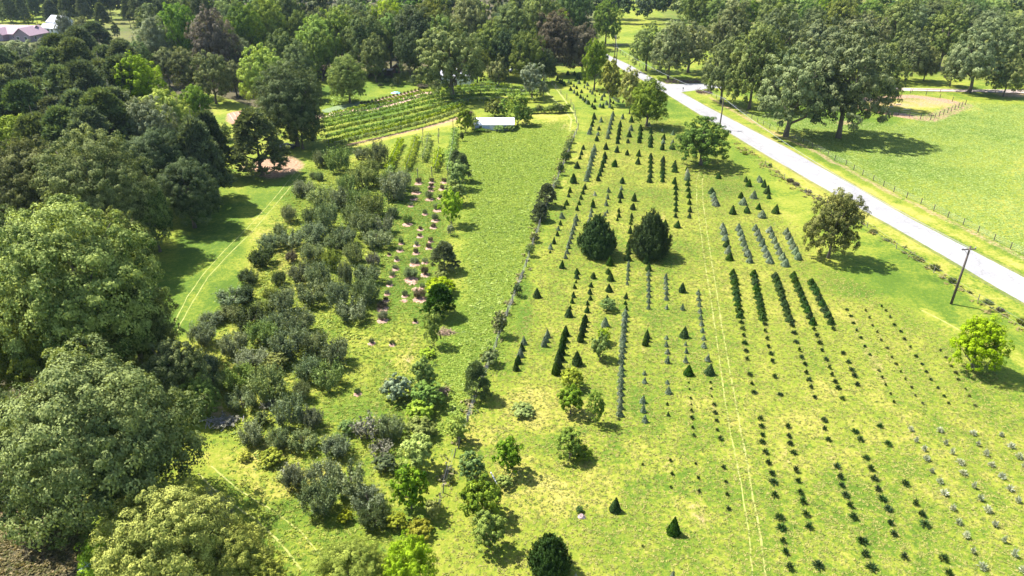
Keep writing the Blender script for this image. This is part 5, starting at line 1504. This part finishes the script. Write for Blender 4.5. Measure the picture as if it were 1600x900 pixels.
t = empty('playhouse', p); tag(t, 'small brown wooden hut right of the open shed', 'hut')
m = MB(); walls(m, (0, 1.5, 0), 3, 3, 2.2, 3.1, R(90)); m.build('wall', simple('red_brown_boards', (.20, .10, .08), (.12, .06, .05), 5, .9), t)
m = MB(); gable(m, (0, 1.5, 0), 3, 3, 2.2, 3.1, R(90), .25, .08); m.build('roof', SHEDR, t)
m = MB(); m.box((0, -.04, .9), (.8, .08, 1.8)); m.build('door', GLASS, t)
# white building behind the spreading tree
p = G(712, 134)
t = empty('white_building', p, R(-6)); tag(t, 'white clapboard building half hidden behind the spreading tree', 'building')
m = MB(); walls(m, (0, 3, 0), 10.5, 6, 3.4, 5.2, 0); m.build('wall', WHITEP, t)
m = MB(); gable(m, (0, 3, 0), 10.5, 6, 3.4, 5.2, 0, .35); m.build('roof', ROOFG, t)
windows(t, GLASS, WHITEP, [(-3.4, -.02, 1.8, 'x'), (3.3, -.02, 1.8, 'x')], .9, 1.3)
m = MB(); m.box((0, -.03, 1.05), (1.0, .1, 2.1)); m.build('door', DARKW, t)

# ------------------------------------------------------------------ vehicles, cover, heaps
TYRE = simple('rubber', (.03, .03, .03), (.02, .02, .02), 4, .9)
def car(x, y, rz, paint, label):
    t = empty('parked_car', G(x, y), rz); tag(t, label, 'car')
    m = MB()
    prof = [(-2.1, .35), (2.1, .35), (2.15, .75), (1.2, .92), (.7, 1.38), (-.9, 1.42), (-1.5, .98), (-2.15, .9)]
    v = [(a, s * (.85 if b < 1 else .66), b) for s in (-1, 1) for a, b in prof]
    n = len(prof)
    m.add(v, [tuple(range(n)), tuple(range(n, 2 * n))[::-1]] + [(i, i + n, (i + 1) % n + n, (i + 1) % n) for i in range(n)])
    m.build('body', paint, t)
    m = MB(); m.box((-.1, 0, 1.16), (1.5, 1.56, .32)); m.build('side_window', GLASS, t)
    m = MB(); m.box((1.0, 0, 1.13), (.06, 1.2, .4), mat=Matrix.Rotation(R(-48), 4, 'Y')); m.build('windscreen', GLASS, t)
    for a in (-1.35, 1.35):
        for s in (-.82, .82):
            m = MB(); m.tube([(a, s - .1, .33), (a, s + .1, .33)], .33, 12); m.build('wheel', TYRE, t)
car(818, 112, R(25), simple('red_car_paint', (.42, .03, .03), (.38, .03, .03), 2, .3), 'red car parked in tree shade above the vineyard')
car(803, 113, R(10), simple('silver_car_paint', (.40, .43, .50), (.36, .38, .46), 2, .3), 'silver-blue car parked in shade left of the red one')
car(448, 233, R(40), simple('dark_car_paint', (.03, .035, .05), (.02, .02, .03), 2, .3), 'dark car parked under the vineyard oak')
def heap(name, x, y, sx, sy, sz, mats, label, cat):
    p = G(x, y)
    m = MB(); nr, nl = 16, 5
    v = [(0, 0, sz)]
    for i in range(1, nl + 1):
        for k in range(nr):
            a = 2 * math.pi * k / nr; q = i / nl
            v.append((math.cos(a) * sx * q * random.uniform(.85, 1.15), math.sin(a) * sy * q * random.uniform(.85, 1.15), max(-.02, sz * (1 - q ** 2) * random.uniform(.7, 1.25))))
    f = [(0, 1 + k, 1 + (k + 1) % nr) for k in range(nr)] + [(1 + (i - 1) * nr + k, 1 + i * nr + k, 1 + i * nr + (k + 1) % nr, 1 + (i - 1) * nr + (k + 1) % nr) for i in range(1, nl) for k in range(nr)]
    m.add(v, f)
    m.m = [random.randrange(len(mats)) for _ in m.f]
    o = m.build(name, mats); o.location = p
    return tag(o, label, cat)
TEAL = simple('teal_cloth', (.22, .50, .55), (.30, .60, .62), 1.5, .5)
heap('pool_cover', 619, 145.5, 1.7, 1.1, .45, [TEAL], 'small teal covered pool above the vegetable garden', 'pool')
BLUEP = simple('blue_plastic', (.18, .27, .45), (.12, .18, .32), 2, .4)
heap('tarpaulin_heap', 143, 876, .75, 1.6, 1.2, [WHITEP, WHITEP, BLUEP, WALLW], 'white and blue heap at the bottom left beside the yellow-green tree', 'tarpaulin')
STUMP = simple('pink_grey_wood', (.52, .40, .38), (.22, .14, .12), 6, .9)
heap('stump', 909, 808, .38, .34, .35, [STUMP], 'pale pinkish stump alone in the lower field', 'stump')
S1(906, 803, 12, 9, 'small', 'seed', 'dark weeds behind the pale stump', 'weeds', 'weed_clump')
TANB = simple('dry_brush', (.38, .27, .18), (.2, .13, .08), 3, .95)
def sticks(x, y, n, ln, sp_, mat, label, name='brush_pile', cat='brush pile'):
    m = MB()
    for _ in range(n):
        a = random.uniform(0, 6.28); c = Vector((random.gauss(0, sp_), random.gauss(0, sp_ * .7), random.uniform(.03, .35)))
        d = Vector((math.cos(a), math.sin(a), random.uniform(-.15, .35))) * ln * random.uniform(.3, .7)
        m.tube([c - d * .5, c + d * .5], .035, 4)
    o = m.build(name, mat); o.location = G(x, y); return tag(o, label, cat)
sticks(697, 520, 60, 2.2, .6, TANB, 'reddish pile of cut branches beside the upright green bush')
sticks(345, 660, 60, 2.6, .8, simple('grey_dead_branches', (.42, .38, .38), (.25, .22, .22), 3, .95), 'grey pile of dead branches at the orchard corner')
sticks(693, 612, 40, 1.6, .5, TANB, 'brown litter of cut branches right of the lime clump')
for a, b, lab in (((767, 742), (777, 758), 'white stick leaning between the two green shrubs, left one'), ((790, 751), (798, 757), 'white stick lying below the green shrub, right one')):
    q0, q1 = G(*a), G(*b); m = MB(); m.tube([(0, 0, .35), (*(q1 - q0)[:2], .05)], .055, 6); o = m.build('white_stick', WHITEP); o.location = q0; tag(o, lab, 'stick')

# ------------------------------------------------------------------ fences
def fence(name, label, P, spacing, hgt, wires, cat='fence', rad=.07, mat=WOODGREY, rails=0, wmat=WIRE, jit=.0):
    L = plen(P); k = max(2, int(L / spacing) + 1)
    q0, _ = polyline(P, 0)
    t = empty(name, q0); tag(t, label, cat)
    pts = [polyline(P, i / (k - 1))[0] - q0 for i in range(k)]
    for q in pts:
        tilt = Vector((random.uniform(-1, 1), random.uniform(-1, 1), 0)) * jit
        m = MB(); m.tube([q + Vector((0, 0, -.2)), q + Vector((0, 0, hgt * random.uniform(.93, 1.07))) + tilt], rad, 6); m.build('post', mat, t)
    if wires:
        m = MB()
        for w_ in range(wires):
            z = hgt * (.25 + .68 * w_ / max(1, wires - 1))
            for a, b in zip(pts[:-1], pts[1:]):
                m.tube([a + Vector((0, 0, z)), a.lerp(b, .5) + Vector((0, 0, z - .02)), b + Vector((0, 0, z))], .012, 3, cap=False)
        m.build('wire', wmat, t)
    for w_ in range(rails):
        m = MB()
        z = hgt * (.35 + .5 * w_ / max(1, rails - 1))
        for a, b in zip(pts[:-1], pts[1:]):
            d = b - a; m.box(a.lerp(b, .5) + Vector((0, 0, z)), (d.length, .05, .14), math.atan2(d.y, d.x))
        m.build('rail', mat, t)
    return t
fence('pasture_fence', 'wire fence on dark posts along the far side of the road', PASTURE, 3.6, 1.25, 4, rad=.075, mat=DARKWOOD)
fence('field_fence', 'overgrown grey wire fence between hay field and Christmas trees', [(903, 203), (895, 222), (885, 250), (867, 292), (843, 355), (823, 415), (803, 470), (786, 510), (765, 575), (748, 610), (731, 662), (716, 700)], 4.0, 1.5, 5, rad=.08, jit=.15)
fence('lane_fence', 'wire fence with thin posts beside the upper mown lane', [(858, 126), (866, 138), (876, 147), (889, 158), (896, 171), (903, 203)], 7, 1.7, 3, rad=.09)
fence('lower_fence', 'broken remains of the overgrown fence near the bottom', [(709, 715), (700, 742), (692, 770), (686, 800)], 2.4, 1.3, 2, rad=.06, jit=.3)
fence('ditch_fence', 'sagging low fence in the weeds on the near side of the road', [(1195, 258), (1262, 305), (1350, 352), (1408, 394), (1480, 440), (1560, 490), (1610, 521)], 9, 1.1, 2, rad=.06, jit=.12)
PEN = [(1345, 167), (1380, 176), (1408, 181), (1440, 187), (1452, 188.5), (1480, 177), (1508, 164)]
PEN2 = [(1508, 164), (1485, 158), (1462, 152), (1440, 148), (1422, 146)]
fence('pen_fence', 'post fence round the near sides of the bare pen', PEN, 3.0, 1.5, 3, rad=.09, mat=DARKWOOD)
fence('back_pen_fence', 'post fence along the back of the bare pen', PEN2, 4.5, 1.5, 3, rad=.09, mat=DARKWOOD)
fence('lane_side_fence', 'low fence along the pale gravel lane', [(1425, 144), (1460, 145), (1510, 145.5), (1560, 146.5), (1600, 148)], 7, 1.2, 0, rad=.07, mat=DARKWOOD, rails=2)
fence('meadow_fence', 'board fence crossing the bright meadow', [(938, 74), (958, 73), (975, 72), (990, 72)], 3, 1.3, 0, rad=.1, mat=WOODGREY, rails=3)
fence('meadow_road_fence', 'wire fence from the board fence down to the junction', [(958, 74), (975, 88), (990, 98), (1005, 108)], 5, 1.3, 3, rad=.1, mat=DARKWOOD)
# fenced pen: worn ground
PENM = simple('worn_pen_soil', (.46, .32, .26), (.30, .21, .14), .6, .95, .02)
for i, (x, y, l_) in enumerate(((1404, 164, 1.6), (1417, 172, 2.2), (1330, 162, 2.0), (1392, 168, 1.4))):
    m = MB(); m.tube([(-l_ / 2, 0, .18), (l_ / 2, .2, .18)], .16, 7); o = m.build('log', simple('pale_log', (.6, .52, .42), (.4, .3, .25), 4, .9)); o.location = G(x, y)
    tag(o, f"pale fallen log in the bare pen, {ordw(i)} of four listed toward the tree", 'log', 'logs in the pen')
# brush piles beside the side road
DB = simple('brown_brush', (.16, .10, .085), (.07, .045, .04), 3, .95)
for i, (x0, y, w_, lab) in enumerate(((1068, 129, 56, 'long dark brush pile along the side road, far side'), (1100, 145, 22, 'short brown brush pile at the near corner of the side road'))):
    m = MB(); q0 = G(x0, y)
    Lw = w_ / px_per_m(q0)
    for _ in range(260 if i == 0 else 130):
        a = random.uniform(0, 6.28); c = Vector((random.uniform(-.5, .5) * Lw, random.gauss(0, 1.0), abs(random.gauss(0, .45))))
        d = Vector((math.cos(a), math.sin(a) * .6, random.uniform(-.3, .5))) * random.uniform(.6, 1.6)
        m.tube([c - d * .5, c + d * .5], .06, 4)
    o = m.build('brush_pile', DB); o.location = q0; tag(o, lab, 'brush pile')
# scrubby bushes in the ditch
for i, (x, y, w_, h_, mt) in enumerate(((1203, 262, 6, 7, 'dark'), (1234, 287, 12, 9, 'rust'), (1243, 292, 12, 8, 'rust'), (1262, 303, 12, 7, 'rust'), (1279, 314, 8, 6, 'rust'), (1364, 366, 14, 8, 'autumn'), (1385, 378, 8, 6, 'bush'), (1433, 409, 16, 9, 'autumn'),
                                       (1460, 424, 14, 12, 'autumn'), (1487, 444, 12, 12, 'oak'), (1543, 477, 16, 9, 'oak'), (1562, 488, 12, 8, 'rust'), (1597, 510, 18, 14, 'oak'), (1163, 243, 8, 8, 'lime'))):
    S1(x, y, w_, h_, 'bush', mt, f"scrubby bush in the roadside ditch, {ordw(i)} from the far end" if i < 13 else "lime scrub tuft beside the road near the broad tree", 'scrub', 'scrub_bush', 'bush', 'scrub in the roadside ditch')

# ------------------------------------------------------------------ utility poles and their lines
INS = simple('grey_porcelain', (.35, .35, .36), (.3, .3, .3), 4, .3)
def upole(x, y, h, label, rz, arm=1.1):
    p = G(x, y); t = empty('utility_pole', p, rz); tag(t, label, 'utility pole', None)
    m = MB(); m.tube([(0, 0, -.3), (.06, 0, h * .5), (.1, 0, h)], [.19, .16, .12], 10); m.build('pole', DARKWOOD, t, True)
    m = MB(); m.box((.1, .14, h - .55), (arm * 2, .12, .14)); m.build('crossarm', DARKWOOD, t)
    for a in (-arm + .1, 0 if arm < 1 else -.35, arm - .1):
        m = MB(); m.tube([(a + .1, .14, h - .48), (a + .1, .14, h - .38), (a + .1, .14, h - .25)], [.05, .075, .05], 8); m.build('insulator', INS, t)
    m = MB()
    for s in (-1, 1): m.tube([(.1, .16, h - 1.3), (.1 + s * .65, .16, h - .6)], .025, 4)
    m.build('brace', INS, t)
    return p + Vector((0, 0, h - .25))
tops = [upole(1486, 475, 9.3, 'dark utility pole standing nearest, right of the planted rows', R(8)),
        upole(1124, 202, 8.6, 'utility pole beside the broad roadside tree', R(35)),
        upole(962, 110, 8.5, 'utility pole near the road bend', R(40)),
        upole(960, 91, 9.0, 'farthest utility pole behind the road bend', R(60))]
def wire(a, b, label, sag=1.2):
    m = MB(); q0 = a
    m.tube([a.lerp(b, i / 16) - q0 - Vector((0, 0, sag * 4 * (i / 16) * (1 - i / 16))) for i in range(17)], .035, 4)
    o = m.build('power_line', WIRE); o.location = q0; tag(o, label, 'power line')
wire(tops[0], tops[1], 'power line from the nearest pole to the one by the broad tree', 1.5)
wire(tops[1], tops[2], 'power line from the broad tree pole to the road bend', 1.2)
wire(tops[2], tops[3], 'short power line between the two poles of the road bend', .4)
m = MB(); m.tube([(0, 0, -.1), (0, 0, 1.1)], .05, 6)
o = m.build('sign_post', WOODGREY); o.location = G(998, 124); tag(o, 'short post at the road edge before the side road', 'post')
# mailbox at the side road corner
t = empty('mailbox', G(1067, 143)); tag(t, 'dark mailbox on a post at the side-road corner', 'mailbox')
m = MB(); m.tube([(0, 0, -.1), (0, 0, 1.0)], .07, 6); m.build('post', DARKWOOD, t)
m = MB(); m.tube([(0, -.3, 1.15), (0, .3, 1.15)], .17, 10); m.box((0, 0, 1.05), (.33, .6, .14)); m.build('box', GLASS, t)

# ------------------------------------------------------------------ summer haze
m, n, out = new_mat('summer_haze')
pv = n.nodes.new("ShaderNodeVolumePrincipled")
pv.inputs['Color'].default_value = (.62, .80, 1.0, 1)
pv.inputs['Density'].default_value = .00005
pv.inputs['Anisotropy'].default_value = .2
n.links.new(pv.outputs[0], out.inputs['Volume'])
mb = MB(); mb.box((0, 400, 29.5), (3000, 1500, 61))
o = mb.build('haze', m); tag(o, kind='stuff')
